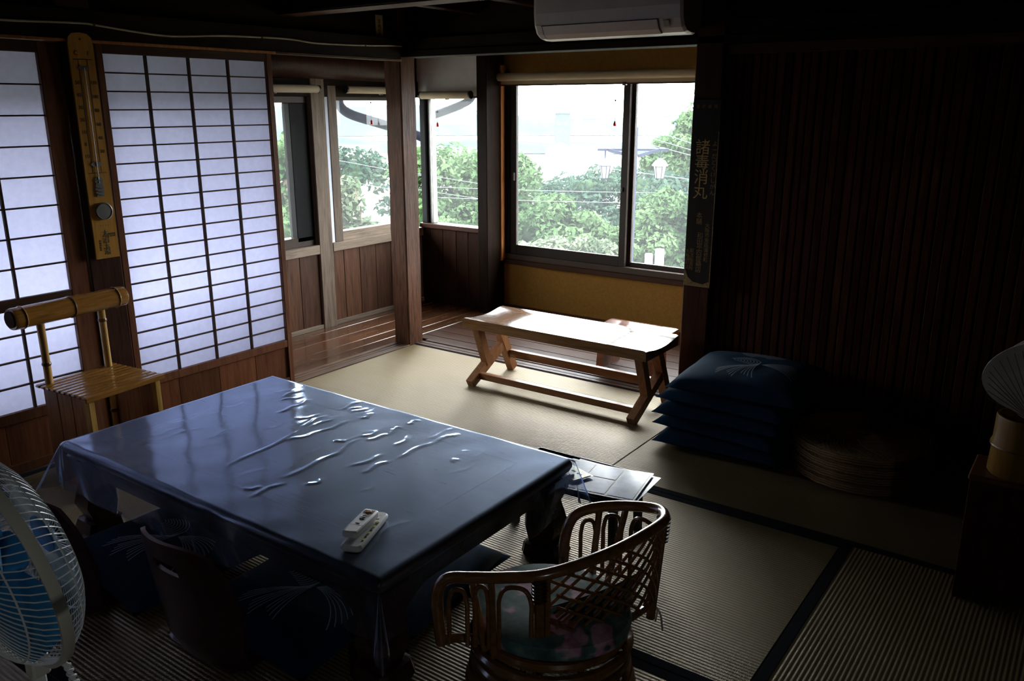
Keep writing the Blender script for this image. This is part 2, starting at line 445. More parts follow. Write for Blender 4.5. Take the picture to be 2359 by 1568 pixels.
# ------------------------------------------------------------------ floor
def tatami_mat(parent, x0, x1, y0, y1, ridge):
    g = 0.0015
    m = MB().box(x0 + g, x1 - g, y0 + g, y1 - g, -0.05, 0.0, 0.002).build('tatami_mat', M['tat_' + ridge], parent)
    w = 0.034
    if ridge == 'x':
        for a, b in ((y0 + g, y0 + w), (y1 - (0.013 if y1 > 3.7 else w), y1 - g)):
            MB().box(x0 + g, x1 - g, a, b, -0.001, 0.0014, 0.0006).build('cloth_border', M['heri'], m)
    else:
        for a, b in ((x0 + g, x0 + w), (x1 - w, x1 - g)):
            MB().box(a, b, y0 + g, y1 - g, -0.001, 0.0014, 0.0006).build('cloth_border', M['heri'], m)
    return m
floor = setting('floor')
MB().box(-4.3, 1.7, -1.7, 5.0, -0.16, -0.06).build('subfloor', M['dark_beam'], floor)
mats = [(-3.42, -1.52, 2.735, 3.745, 'x'), (-1.52, 0.38, 2.735, 3.745, 'x'), (-2.47, -0.57, 1.775, 2.735, 'x'),
        (-2.47, -0.57, 0.82, 1.775, 'x'), (-0.57, 0.38, 0.82, 2.735, 'y'), (-3.42, -2.47, 0.82, 2.735, 'y'),
        (0.38, 1.55, 1.8, 3.745, 'y'), (0.38, 1.55, -0.2, 1.8, 'y'), (-1.52, 0.38, -0.14, 0.82, 'x'), (-3.42, -1.52, -0.14, 0.82, 'x'),
        (-3.42, -1.52, -1.5, -0.14, 'x'), (-1.52, 0.38, -1.5, -0.14, 'x')]
for a in mats: tatami_mat(floor, *a)
# planks of the veranda
for a, b in ((-4.18, -4.085), (-4.085, -3.93), (-3.93, -3.768), (-3.768, -3.655), (-3.655, -3.54)):
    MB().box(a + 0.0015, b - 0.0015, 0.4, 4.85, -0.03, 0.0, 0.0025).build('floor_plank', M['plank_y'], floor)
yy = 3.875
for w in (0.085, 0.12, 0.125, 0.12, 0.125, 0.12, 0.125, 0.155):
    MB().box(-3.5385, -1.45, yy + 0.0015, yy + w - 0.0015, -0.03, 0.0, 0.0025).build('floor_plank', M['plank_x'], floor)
    yy += w
# thresholds with sliding grooves
t1 = setting('trim_1')
for a, b, z in ((-3.54, -3.508, 0.006), (-3.503, -3.478, 0.004), (-3.473, -3.448, 0.004), (-3.443, -3.421, 0.006)):
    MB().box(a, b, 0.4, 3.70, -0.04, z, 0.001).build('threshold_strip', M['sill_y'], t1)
t2 = setting('trim_2')
for a, b, z in ((3.747, 3.775, 0.005), (3.779, 3.815, 0.006), (3.838, 3.872, 0.004)):
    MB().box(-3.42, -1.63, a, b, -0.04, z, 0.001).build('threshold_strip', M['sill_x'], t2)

# ------------------------------------------------------------------ corner post, lintels, left wall
wl = setting('wall_left')
cp = MB()
rings = []
for i in range(15):
    z = -0.03 + (2.09) * i / 14
    j = 0.003 * sin(i * 2.1)
    x0, x1, y0, y1 = -3.545 + j, -3.42 - j * 0.4, 3.69 + j * 0.6, 3.82 + j
    c = 0.007
    rings.append([(x0 + c, y0, z), (x1 - c, y0, z), (x1, y0 + c, z), (x1, y1 - c, z), (x1 - c, y1, z), (x0 + c, y1, z), (x0, y1 - c, z), (x0, y0 + c, z)])
cp.loft(rings).build('corner_post', M['corner_post'], wl)
MB().box(-3.54, -3.415, 1.767, 1.905, -0.03, 2.06, 0.004).build('wall_post', M['red_post'], wl)
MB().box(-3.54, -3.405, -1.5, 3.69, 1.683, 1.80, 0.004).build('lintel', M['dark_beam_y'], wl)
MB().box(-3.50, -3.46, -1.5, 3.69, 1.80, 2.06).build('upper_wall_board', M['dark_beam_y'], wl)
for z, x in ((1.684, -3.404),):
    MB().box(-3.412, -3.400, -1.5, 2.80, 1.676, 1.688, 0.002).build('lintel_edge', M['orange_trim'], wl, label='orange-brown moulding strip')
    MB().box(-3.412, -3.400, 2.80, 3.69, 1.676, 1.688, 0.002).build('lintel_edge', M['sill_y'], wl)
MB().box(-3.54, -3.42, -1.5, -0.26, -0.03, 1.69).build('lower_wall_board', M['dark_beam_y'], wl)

def shoji(name, y0, y1, stile, z_panel, z_bot_rail, z_top, ys, zs, mid=None, boards=()):
    d = setting(name)
    X1, X0 = -3.422, -3.452
    for a, b in ((y0, y0 + stile), (y1 - stile, y1)):
        MB().box(X0, X1, a, b, 0.006, z_top + 0.04, 0.002).build('stile', M['door_frame'], d)
    ya, yb = y0 + stile, y1 - stile
    MB().box(X0, X1 - 0.002, ya, yb, z_top, z_top + 0.04, 0.002).build('top_rail', M['kumiko'], d)
    MB().box(X0, X1 - 0.001, ya, yb, z_panel, z_bot_rail, 0.002).build('middle_rail', M['door_frame'], d)
    MB().box(X0, X1 - 0.002, ya, yb, 0.006, 0.045, 0.002).build('bottom_rail', M['door_frame'], d)
    e = [ya] + list(boards) + [yb]
    for a, b in zip(e[:-1], e[1:]):
        MB().box(X0 + 0.004, X1 - 0.012, a + 0.0008, b - 0.0008, 0.04, z_panel + 0.003, 0.001).build('panel_board', M['door_panel'], d)
    rails = [z_bot_rail]
    if mid: MB().box(X0 + 0.004, X1 - 0.001, ya, yb, mid[0], mid[1], 0.002).build('middle_rail', M['kumiko'], d)
    for y in ys:
        j = random.uniform(-0.001, 0.001)
        MB().box(X0 + 0.010, X1 - 0.004, y - 0.0048 + j, y + 0.0048 + j, z_bot_rail, z_top, 0.001).build('lattice_bar', M['kumiko'], d)
    for z in zs:
        MB().box(X0 + 0.010, X1 - 0.006, ya, yb, z - 0.003, z + 0.003, 0.001).build('lattice_bar', M['kumiko'], d)
    cols = [ya] + list(ys) + [yb]
    rows = sorted([z_bot_rail] + list(zs) + [z_top])
    if mid: rows = sorted(rows + [mid[0], mid[1]])
    for a, b in zip(cols[:-1], cols[1:]):
        for c, e in zip(rows[:-1], rows[1:]):
            if mid and abs(c - mid[0]) < 1e-6: continue
            w = 0.0005 if random.random() < 0.8 else 0.0014
            px = X0 + 0.009
            MB().grid(lambda u, v: (px + w * sin(pi * u) * sin(2 * pi * v + a * 9), a + (b - a) * u, c + (e - c) * v), 4, 3).build('paper_pane', M['paper'], d, smooth=True)
    return d
pitch = (1.635 - 0.250) / 18.85
shoji('door_2', 1.910, 2.788, 0.030, 0.212, 0.250, 1.640, (2.131, 2.337, 2.541), [1.640 - pitch * k for k in range(1, 19)], None, (2.12, 2.34, 2.555))
zs1 = [0.71 + 0.115 * k for k in range(1, 8)] + [0.258 + 0.1018 * k for k in range(1, 4)]
shoji('door_1', 0.74, 1.765, 0.083, 0.215, 0.258, 1.632, (1.061, 1.268, 1.475), zs1, (0.664, 0.71), (1.05, 1.35))
shoji('door_3', -0.26, 0.735, 0.06, 0.215, 0.258, 1.632, (0.03, 0.237, 0.444), zs1, (0.664, 0.71), (0.1, 0.4))

# ------------------------------------------------------------------ outer wall of the veranda, left
wo = setting('wall_left_outer')
X = -4.18
ys = [0.4 + 0.15 * k for k in range(20)] + [3.40, 3.51, 3.675, 3.785, 3.894, 4.041, 4.197, 4.35, 4.52, 4.70]
for a, b in zip(ys[:-1], ys[1:]):
    d = random.uniform(0, 0.002)
    MB().box(X - 0.03, X - d, a + 0.001, b - 0.001, -0.02, 0.505, 0.0025).build('wall_board', M['board'], wo)
MB().box(X - 0.02, X + 0.012, 0.4, 3.672, 0, 0.028, 0.002).build('baseboard_strip', M['grey_wood_y'], wo)
MB().box(X - 0.02, X + 0.012, 3.787, 4.70, 0, 0.03, 0.002).build('baseboard_strip', M['grey_wood_y'], wo)
for a, b in ((0.4, 3.672), (3.787, 4.70)):
    MB().box(X - 0.12, X + 0.02, a, b, 0.503, 0.562, 0.003).build('sill_rail', M['grey_wood_y'], wo)
MB().box(X - 0.03, X + 0.018, 3.672, 3.787, -0.01, 1.66, 0.004).build('grey_post', M['grey_wood'], wo)
tv = NT('translucent_vinyl'); tv.n.remove(tv.b)
tl = tv.node('ShaderNodeBsdfTranslucent'); tl.inputs[0].default_value = (0.26, 0.285, 0.33, 1); tv.link(tl.outputs[0], tv.out.inputs['Surface'])
MB().grid(lambda u, v: (X + 0.006, 3.787 + 0.030 * u, 0.562 + 0.948 * v), 1, 1).build('vinyl_strip', tv.m, wo, label='white translucent vinyl strip')
MB().box(X - 0.03, X + 0.012, 3.817, 3.890, 0.562, 1.56, 0.003).build('grey_post', M['grey_wood'], wo)
MB().box(X - 0.10, X + 0.01, 0.4, 4.70, 1.49, 1.60, 0.003).build('head_rail', M['dark_beam_y'], wo)
# log beam, slightly bowed
MB().tube([(X + 0.02, y, 1.70 - 0.012 * sin((y - 2) * 0.9) - 0.012 * (y - 3)) for y in np.linspace(0.4, 4.50, 12)], 0.085, 12).build('log_beam', M['red_post'], wo, smooth=True)
MB().box(X - 0.03, X, 0.4, 4.85, 1.56, 2.06).build('upper_wall_board', M['dark_beam_y'], wo)
MB().box(X - 0.1, X - 0.05, 0.3, 0.4, -0.1, 2.06).build('end_stud', M['dark_post'], wo)
MB().box(-4.3, -3.42, 0.36, 0.40, -0.1, 2.06).build('end_wall_board', M['dark_post'], wo)

def window_left(name, y0, y1, z0, z1, wooden=False, stile_r=None):
    w = setting(name)
    xg = X - 0.065
    m = M['grey_wood_y'] if wooden else M['sash_brown']
    MB().box(X - 0.09, X - 0.02, y0, y1, z0 - 0.06, z0, 0.002).build('bottom_frame', m, w)
    MB().box(X - 0.09, X - 0.02, y0, y1, z1, z1 + 0.04, 0.002).build('top_frame', M['sash_brown'], w)
    MB().box(X - 0.09, X - 0.03, y0, y0 + 0.03, z0, z1, 0.002).build('side_frame', M['aluminium_dark'], w)
    if stile_r:
        MB().box(X - 0.09, X - 0.02, stile_r, y1, z0 - 0.03, z1, 0.003).build('side_frame', M['aluminium_dark'], w, label='black sash stile')
    MB().box(xg - 0.002, xg + 0.002, y0 + 0.01, y1, z0 - 0.005, z1 + 0.005).build('pane', M['glass'], w)
MB().box(X - 0.10, X, 2.90, 3.345, 0.562, 1.56, 0.002).build('wall_board', M['board_dark'], wo)  # unseen wall section, added to keep window light off the corner post
window_left('window_1', 3.33, 3.672, 0.622, 1.452, False, 3.527)
window_left('window_2', 3.888, 4.66, 0.620, 1.468, True)
window_left('window_3', 2.05, 2.92, 0.622, 1.452)
window_left('window_4', 1.15, 2.02, 0.622, 1.452)
window_left('window_5', 0.42, 1.12, 0.622, 1.452)

# ------------------------------------------------------------------ far outer wall: short boarded bay, post, ochre bay
wb = setting('wall_back_outer')
Y = 4.68
xs = [-4.18, -4.09, -3.97, -3.845, -3.735, -3.62]
for a, b in zip(xs[:-1], xs[1:]):
    MB().box(a + 0.001, b - 0.001, Y + random.uniform(0, 0.003), Y + 0.03, -0.02, 0.565, 0.0025).build('wall_board', M['board_dark'], wb)
MB().box(-4.18, -3.62, Y - 0.015, Y + 0.10, 0.565, 0.598, 0.003).build('sill_rail', M['red_trim'], wb)
MB().box(-4.18, -3.62, Y, Y + 0.03, 1.50, 1.765).build('plaster_panel', M['white_plaster'], wb)
MB().box(-4.18, -3.40, Y - 0.02, Y + 0.05, 1.765, 2.06).build('upper_wall_board', M['dark_beam'], wb)
MB().box(-3.62, -3.535, Y - 0.03, 4.86, -0.02, 2.06, 0.004).build('wall_post', M['dark_post'], wb)
MB().box(-3.555, -3.522, 4.80, 4.86, 0.36, 1.70, 0.002).build('window_reveal', M['orange_trim'], wb, label='orange-brown window trim')
Y = 4.85
MB().box(-3.535, -1.45, Y, Y + 0.03, -0.02, 0.345).build('plaster_panel', M['ochre'], wb)
MB().box(-3.535, -1.45, Y, Y + 0.03, 1.60, 2.06).build('plaster_panel', M['ochre'], wb)
MB().box(-3.535, -1.45, Y - 0.025, Y + 0.10, 0.338, 0.372, 0.003).build('window_sill', M['red_trim'], wb)
MB().box(-3.535, -1.45, Y - 0.012, Y, 0.0, 0.035, 0.002).build('baseboard_strip', M['red_trim'], wb)
MB().box(-1.62, -1.45, Y - 0.03, Y + 0.05, 0.3, 2.06, 0.003).build('wall_post', M['dark_post'], wb)
MB().box(-1.47, -1.43, 3.82, 4.90, -0.1, 2.06).build('side_wall_board', M['ochre'], wb)
w6 = setting('window_6')
Ym = 4.72
MB().box(-4.172, -4.125, Ym - 0.03, Ym + 0.05, 0.598, 1.50, 0.002).build('side_frame', M['aluminium_dark'], w6)
MB().box(-4.122, -4.088, Ym, Ym + 0.05, 0.598, 1.50, 0.002).build('sash_stile', M['metal'], w6)
MB().box(-4.10, -3.62, Ym + 0.018, Ym + 0.022, 0.595, 1.52).build('pane', M['glass'], w6)
MB().box(-4.10, -3.62, Ym - 0.01, Ym + 0.05, 1.485, 1.53, 0.002).build('top_frame', M['sash_brown'], w6)
w7 = setting('window_7')
MB().box(-3.52, -1.62, Y - 0.01, Y + 0.09, 0.372, 0.412, 0.002).build('bottom_frame', M['sash_brown'], w7)
MB().box(-3.52, -1.62, Y + 0.032, Y + 0.09, 1.62, 1.68, 0.002).build('top_frame', M['aluminium'], w7)
MB().box(-3.522, -3.483, Y - 0.01, Y + 0.09, 0.412, 1.66, 0.002).build('side_frame', M['aluminium_dark'], w7)
MB().box(-1.66, -1.62, Y - 0.01, Y + 0.09, 0.412, 1.66, 0.002).build('side_frame', M['aluminium'], w7)
def sash(x0, x1, y, zb, sl, sr, parent, zt=1.66, bot=0.03):
    s = MB().box(x0, x0 + sl, y - 0.014, y + 0.014, 0.412, zt, 0.002)
    s = s.build('sash_stile', M['aluminium'], parent)
    MB().box(x1 - sr, x1, y - 0.014, y + 0.014, 0.412, zt, 0.002).build('sash_stile', M['aluminium'], parent)
    MB().box(x0 + sl, x1 - sr, y - 0.012, y + 0.012, 0.412, zb, 0.002).build('sash_rail', M['aluminium'], parent)
    MB().box(x0 + sl - 0.005, x1 - sr + 0.005, y - 0.002, y + 0.002, zb - 0.005, zt).build('pane', M['glass'], parent)
sash(-3.483, -2.560, 4.865, 0.478, 0.052, 0.046, w7)
sash(-2.590, -1.640, 4.905, 0.440, 0.052, 0.040, w7)
MB().box(-3.452, -3.440, 4.842, 4.855, 0.93, 0.985, 0.002).build('latch', M['metal'], w7)
MB().box(-2.600, -2.585, 4.838, 4.855, 0.90, 0.93, 0.002).build('latch', M['black'], w7)

# ------------------------------------------------------------------ slatted wall to the right, lintel across the far opening
wr = setting('wall_back')
MB().box(-1.63, -1.495, 3.70, 3.84, -0.03, 2.06, 0.006).build('wall_post', M['red_post'], wr)
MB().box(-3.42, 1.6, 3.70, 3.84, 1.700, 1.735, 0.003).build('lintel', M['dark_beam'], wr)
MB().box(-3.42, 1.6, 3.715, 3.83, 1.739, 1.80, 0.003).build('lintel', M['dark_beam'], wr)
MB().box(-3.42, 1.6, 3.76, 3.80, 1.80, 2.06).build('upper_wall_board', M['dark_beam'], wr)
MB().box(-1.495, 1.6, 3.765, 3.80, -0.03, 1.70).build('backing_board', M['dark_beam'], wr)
MB().box(-1.495, 1.6, 3.725, 3.765, 1.655, 1.700, 0.003).build('head_rail', M['red_trim'], wr)
x = -1.488
k = 0
slat_mesh = None
while x < 1.58:
    w = random.uniform(0.026, 0.034)
    if slat_mesh is None:
        slat_mesh = MB().box(-0.015, 0.015, -0.006, 0.006, -0.83, 0.83, 0.002)
        slat0 = slat_mesh.build('slat', M['slat'], wr); s = slat0
    else:
        s = slat0.copy(); COL.objects.link(s); s.parent = wr
    s.location = (x + w / 2, 3.752 + random.uniform(-0.003, 0.003), 0.83)
    s.scale = (w / 0.030, 1, 1)
    x += w + random.uniform(0.005, 0.009)
# far walls of the room behind the camera
wq = setting('wall_right')
for a in ((-0.7, 3.8, -0.1, 2.06), (-1.5, -1.1, -0.1, 2.06), (-1.1, -0.7, -0.1, 1.0), (-1.1, -0.7, 1.45, 2.06)):
    MB().box(1.55, 1.6, *a).build('wall_board', M['dark_post'], wq)
w8 = setting('window_8')
for a in ((-1.1, -0.7, 1.0, 1.03), (-1.1, -0.7, 1.42, 1.45), (-1.1, -1.07, 1.03, 1.42), (-0.73, -0.7, 1.03, 1.42)):
    MB().box(1.54, 1.61, *a, 0.002).build('frame', M['dark_post'], w8)
MB().box(1.573, 1.577, -1.08, -0.72, 1.02, 1.43).build('pane', M['glass'], w8)
MB().box(-3.6, 1.6, -1.55, -1.5, -0.1, 2.06).build('wall_front', M['dark_post'], None, kind='structure')
# ceiling: boards, joists and the cross beam
ce = setting('ceiling')
yb = -1.55
while yb < 4.95:
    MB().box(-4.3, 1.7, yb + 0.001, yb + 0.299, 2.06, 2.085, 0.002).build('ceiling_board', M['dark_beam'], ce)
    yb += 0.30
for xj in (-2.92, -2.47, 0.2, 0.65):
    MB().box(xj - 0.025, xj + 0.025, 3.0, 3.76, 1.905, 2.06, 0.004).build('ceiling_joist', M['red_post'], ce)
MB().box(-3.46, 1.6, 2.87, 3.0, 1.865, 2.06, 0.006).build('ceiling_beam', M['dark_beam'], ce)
MB().box(-3.46, 1.6, 2.875, 2.995, 1.862, 1.866, 0.001).build('lit_soffit', M['board'], ce)  # lighter wood on the underside stands in for light bounced off the mats
MB().box(-4.4, 1.8, -1.7, 5.25, 2.10, 2.16).build('roof', M['dark_beam'], None, kind='structure')

# low eaves with gutters outside
ev = setting('roof_eaves')
MB().prism([(-4.15, 1.93), (-4.98, 1.585), (-4.98, 1.56), (-4.15, 1.90)], 'y', -0.2, 5.36).build('eave_board', M['dark_beam_y'], ev)
MB().prism([(4.83, 1.93), (5.22, 1.79), (5.22, 1.765), (4.83, 1.90)], 'x', -4.98, 1.2).build('eave_board', M['dark_beam'], ev)
MB().tube([(-4.99, -0.2, 1.565), (-4.99, 5.35, 1.565)], 0.045, 10).build('gutter', M['dark_pipe'], ev, smooth=True)
MB().tube([(-4.99, 5.25, 1.73), (1.2, 5.25, 1.73)], 0.045, 10).build('gutter', M['grey_pipe'], ev, smooth=True)
# ------------------------------------------------------------------ window portals help sampling: lamps of no light of their own
def portal(name, loc, rot, sx, sy):
    l = bpy.data.lights.new(name, 'AREA'); l.shape = 'RECTANGLE'; l.size = sx; l.size_y = sy
    l.energy = 0.0; l.cycles.is_portal = True
    o = bpy.data.objects.new(name, l); COL.objects.link(o); o.location = loc; o.rotation_euler = rot
portal('window_portal', (1.63, -0.9, 1.225), (radians(90), 0, radians(90)), 0.36, 0.41)
portal('window_portal', (-2.57, 4.97, 1.05), (radians(-90), 0, 0), 1.95, 1.3)
portal('window_portal', (-3.87, 4.80, 1.05), (radians(-90), 0, 0), 0.55, 1.0)
portal('window_portal', (-4.31, 2.55, 1.05), (radians(90), 0, radians(-90)), 4.3, 0.95)

# ------------------------------------------------------------------ low table
TX0, TX1, TY0, TY1, TZ = -2.80, -1.30, 1.265, 2.165, 0.330
tb = thing('low_table', 'dark wooden low table with inlaid border under clear vinyl cloth', 'table', ((TX0 + TX1) / 2, (TY0 + TY1) / 2, 0))
hx, hy = (TX1 - TX0) / 2, (TY1 - TY0) / 2
m = MB()
def rrect(hx, hy, z, r=0.012):
    out = []
    for cx, cy, a0 in ((hx - r, hy - r, 0), (-hx + r, hy - r, 90), (-hx + r, -hy + r, 180), (hx - r, -hy + r, 270)):
        for k in range(4):
            a = radians(a0 + 30 * k); out.append((cx + r * cos(a), cy + r * sin(a), z))
    return out
m.loft([rrect(hx - 0.020, hy - 0.020, 0.282), rrect(hx - 0.006, hy - 0.006, 0.290), rrect(hx, hy, 0.303), rrect(hx, hy, 0.314), rrect(hx - 0.004, hy - 0.004, 0.324), rrect(hx - 0.013, hy - 0.013, TZ)])
m.build('tabletop', M['table'], tb, smooth=True)
ix, iy = hx - 0.128, hy - 0.135
for a in ((-ix, ix, -iy, -iy + 0.003), (-ix, ix, iy - 0.003, iy)):
    MB().box(a[0], a[1], a[2], a[3], TZ - 0.002, TZ + 0.0004).build('inlay_line', M['inlay'], tb)
for a in ((-ix, -ix + 0.003, -iy, iy), (ix - 0.003, ix, -iy, iy)):
    MB().box(a[0], a[1], a[2], a[3], TZ - 0.002, TZ + 0.0004).build('inlay_line', M['inlay'], tb)
def apron_poly(h):
    P = [(-h, 0.285), (-h, 0.165)]
    for k in range(9):
        a = k / 8; P.append((-h + 0.085 + 0.11 * a, 0.165 + 0.055 * sin(a * pi / 2)))
    Q = [(-x, z) for x, z in P[::-1]]
    return P + Q
for s in (-1, 1):
    MB().prism(apron_poly(hx - 0.03), 'y', s * (hy - 0.045) - 0.012, s * (hy - 0.045) + 0.012).build('apron', M['table_dark'], tb)
    MB().prism(apron_poly(hy - 0.03), 'x', s * (hx - 0.045) - 0.012, s * (hx - 0.045) + 0.012).build('apron', M['table_dark'], tb)
prof = [(0.282, 0.060, 0.062), (0.235, 0.058, 0.064), (0.190, 0.046, 0.070), (0.150, 0.052, 0.066), (0.105, 0.058, 0.062), (0.062, 0.046, 0.066), (0.048, 0.042, 0.068), (0.044, 0.058, 0.064), (0.010, 0.066, 0.062), (0.0, 0.062, 0.062)]
for sx in (-1, 1):
    for sy in (-1, 1):
        rs = []
        for z, h, ins in prof:
            cx, cy, c = sx * (hx - ins), sy * (hy - ins), h * 0.25
            rs.append([(cx + a * h - (c * a if k else 0), cy + b * h - (0 if k else c * b), z) for a, b, k in
                       ((-1, -1, 1), (1, -1, 1), (1, -1, 0), (1, 1, 0), (1, 1, 1), (-1, 1, 1), (-1, 1, 0), (-1, -1, 0))])
        MB().loft(rs).build('leg', M['table_dark'], tb, smooth=True)

# clear vinyl sheet over the table
wr_list = [(-2.548, 2.012, -2.548, 2.083), (-2.518, 1.982, -2.488, 2.037), (-2.421, 1.887, -2.418, 1.977), (-2.428, 1.99, -2.43, 2.038), (-2.307, 1.877, -2.275, 1.945), (-2.24, 1.876, -2.25, 1.95), (-2.205, 1.864, -2.207, 1.943), (-2.147, 1.84, -2.139, 1.954), (-2.173, 1.731, -2.153, 1.813), (-2.168, 1.515, -2.202, 1.755), (-1.953, 1.546, -1.953, 1.718), (-1.959, 1.724, -1.982, 1.851), (-2.256, 2.044, -2.253, 2.136), (-2.223, 2.048, -2.217, 2.095), (-2.194, 2.042, -2.182, 2.098), (-2.122, 2.023, -2.121, 2.074), (-1.989, 1.901, -1.978, 1.955), (-1.955, 1.892, -1.932, 1.957), (-1.954, 2.001, -1.943, 2.033), (-1.94, 1.976, -1.933, 1.994), (-1.945, 2.081, -1.938, 2.122), (-1.842, 1.912, -1.857, 1.984), (-1.77, 1.854, -1.762, 1.981), (-1.757, 2.017, -1.743, 2.094), (-1.838, 1.707, -1.824, 1.806), (-1.779, 1.697, -1.776, 1.785), (-1.606, 1.916, -1.601, 1.935), (-1.848, 1.527, -1.84, 1.572), (-2.035, 1.807, -2.017, 1.837), (-1.929, 1.389, -1.923, 1.478), (-1.982, 1.397, -1.953, 1.426)]
def make_cloth():
    ov = 0.150; st = 0.0058
    nx = int((2 * hx + 2 * ov) / st); ny = int((2 * hy + 2 * ov) / st)
    u = np.linspace(-hx - ov, hx + ov, nx + 1); v = np.linspace(-hy - ov, hy + ov, ny + 1)
    U, V = np.meshgrid(u, v)
    e = 0.004
    du = np.maximum(np.abs(U) - (hx + e), 0); dv = np.maximum(np.abs(V) - (hy + e), 0)
    r = np.hypot(du, dv); a = np.arctan2(dv, du)
    cone = np.sin(2 * a) ** 2 * ((du > 0) & (dv > 0))
    wav = 0.5 + 0.5 * np.sin((U + V) * 23 + np.sin(U * 9) * 2)
    out = r * (0.10 + 0.10 * wav * (cone == 0) + 0.42 * cone)
    # the film first rolls over the edge
    out = np.where((V > hy) & (cone == 0), r * 0.05, out)
    zz = np.sqrt(np.maximum(r * r - out * out, 0))
    sx, sy = np.sign(U), np.sign(V)
    dirx = np.where(r > 0, du / np.maximum(r, 1e-9), 0); diry = np.where(r > 0, dv / np.maximum(r, 1e-9), 0)
    Xp = np.clip(U, -hx - e, hx + e) + sx * dirx * out
    Yp = np.clip(V, -hy - e, hy + e) + sy * diry * out * np.where((U > 0) & (V > 0), 0.15, 1.0)
    bev = np.clip((np.maximum(np.abs(U) - (hx - 0.013), np.abs(V) - (hy - 0.013))) / 0.017, 0, 1)
    Z = TZ + 0.0016 - 0.010 * bev ** 2 * (r == 0) - (0.010 + zz) * (r > 0)
    H = np.zeros_like(Z)
    cx, cy = (TX0 + TX1) / 2, (TY0 + TY1) / 2
    rnd = random.Random(4)
    extra = []
    for i in range(46):
        x = rnd.uniform(-2.66, -1.42); y = rnd.uniform(1.36, 2.10); l = rnd.uniform(0.03, 0.11); b = rnd.uniform(-0.25, 0.25)
        extra.append((x, y, x + l * sin(b), y + l * cos(b), rnd.uniform(0.0002, 0.0007)))
    for q in [w + (0.0020,) for w in wr_list] + extra:
        x0, y0, x1, y1, h = q
        x0 -= cx; x1 -= cx; y0 -= cy; y1 -= cy
        L = hypot(x1 - x0, y1 - y0); dx, dy = (x1 - x0) / L, (y1 - y0) / L
        t = (U - x0) * dx + (V - y0) * dy; s = -(U - x0) * dy + (V - y0) * dx
        tt = np.clip(t / L, -0.3, 1.3)
        bend = 0.006 * np.sin(tt * 5 + x0 * 40)
        end = np.clip(np.minimum(tt + 0.25, 1.25 - tt) / 0.35, 0, 1)
        H += h * np.exp(-((s - bend) / 0.0085) ** 2) * end
    H += 0.0006 * np.sin(U * 31 + 3 * np.sin(V * 7)) * np.sin(V * 13 + 1) + 0.0006
    Z += H * (r == 0)
    n = (nx + 1) * (ny + 1)
    co = np.stack([Xp, Yp, Z], -1).reshape(-1, 3)
    i = np.arange(nx); j = np.arange(ny); I, J = np.meshgrid(i, j)
    a0 = (J * (nx + 1) + I).ravel()
    q = np.stack([a0, a0 + 1, a0 + nx + 2, a0 + nx + 1], -1)
    me = bpy.data.meshes.new('vinyl_cloth')
    me.vertices.add(n); me.vertices.foreach_set('co', co.ravel())
    me.loops.add(q.size); me.loops.foreach_set('vertex_index', q.ravel().astype(np.int32))
    me.polygons.add(len(q)); me.polygons.foreach_set('loop_start', np.arange(0, q.size, 4, dtype=np.int32))
    me.polygons.foreach_set('use_smooth', np.ones(len(q), bool))
    me.update(); me.validate(); me.materials.append(M['vinyl_clear'])
    o = bpy.data.objects.new('vinyl_tablecloth', me); COL.objects.link(o)
    o.location = ((TX0 + TX1) / 2, (TY0 + TY1) / 2, 0)
    tag(o, 'clear wrinkled vinyl sheet draped over the low table', 'tablecloth')
make_cloth()

# ------------------------------------------------------------------ remote controls
rc = thing('remote_control', 'lower white remote control lying on the vinyl cloth', 'remote control', (-1.488, 1.408, TZ + 0.0045), radians(-68))
MB().loft([rrect(0.096, 0.026, 0.0, 0.012), rrect(0.100, 0.030, 0.005, 0.014), rrect(0.100, 0.030, 0.013, 0.014), rrect(0.096, 0.026, 0.018, 0.012)]).build('body', M['white_plastic'], rc, smooth=True)
MB().box(-0.080, -0.055, -0.017, 0.017, 0.0175, 0.0188, 0.0005).build('display', M['metal'], rc, label='grey display window')
MB().lathe([(0.005, 0.018), (0.005, 0.0205), (0.004, 0.021)], (-0.035, 0.021, 0), 12).build('button', M['yellow'], rc, label='yellow button')
for k in range(5):
    MB().box(-0.018 + 0.018 * k, -0.008 + 0.018 * k, 0.018, 0.024, 0.0178, 0.0198, 0.0006).build('button', M['bamboo_node' if k % 2 else 'yellow'], rc)
r2 = thing('remote_control', 'upper white remote control resting crosswise on another remote', 'remote control', (-1.497, 1.402, TZ + 0.0260), radians(-72))
MB().loft([rrect(0.062, 0.018, 0.0, 0.006), rrect(0.066, 0.0215, 0.003, 0.007), rrect(0.066, 0.0215, 0.017, 0.007), rrect(0.063, 0.0185, 0.020, 0.006)]).build('body', M['white_plastic'], r2, smooth=True)
MB().box(-0.058, -0.040, -0.015, 0.015, 0.0185, 0.0205, 0.0006).build('recess', M['bamboo_node'], r2)
MB().lathe([(0.008, 0.0195), (0.008, 0.0225), (0.007, 0.0232)], (-0.046, 0.0, 0), 16).build('button', M['bamboo'], r2, label='orange round button')
for k in range(3):
    MB().box(-0.030 + 0.009 * k, -0.024 + 0.009 * k, -0.007, 0.007, 0.019, 0.0218, 0.0006).build('button', M['black' if k == 2 else 'metal'], r2)
MB().box(0.014, 0.019, -0.006, 0.006, 0.0195, 0.0212, 0.0005).build('button', M['metal'], r2)
MB().box(0.026, 0.0268, -0.0205, 0.0205, 0.0198, 0.0203).build('cover_seam', M['metal'], r2)

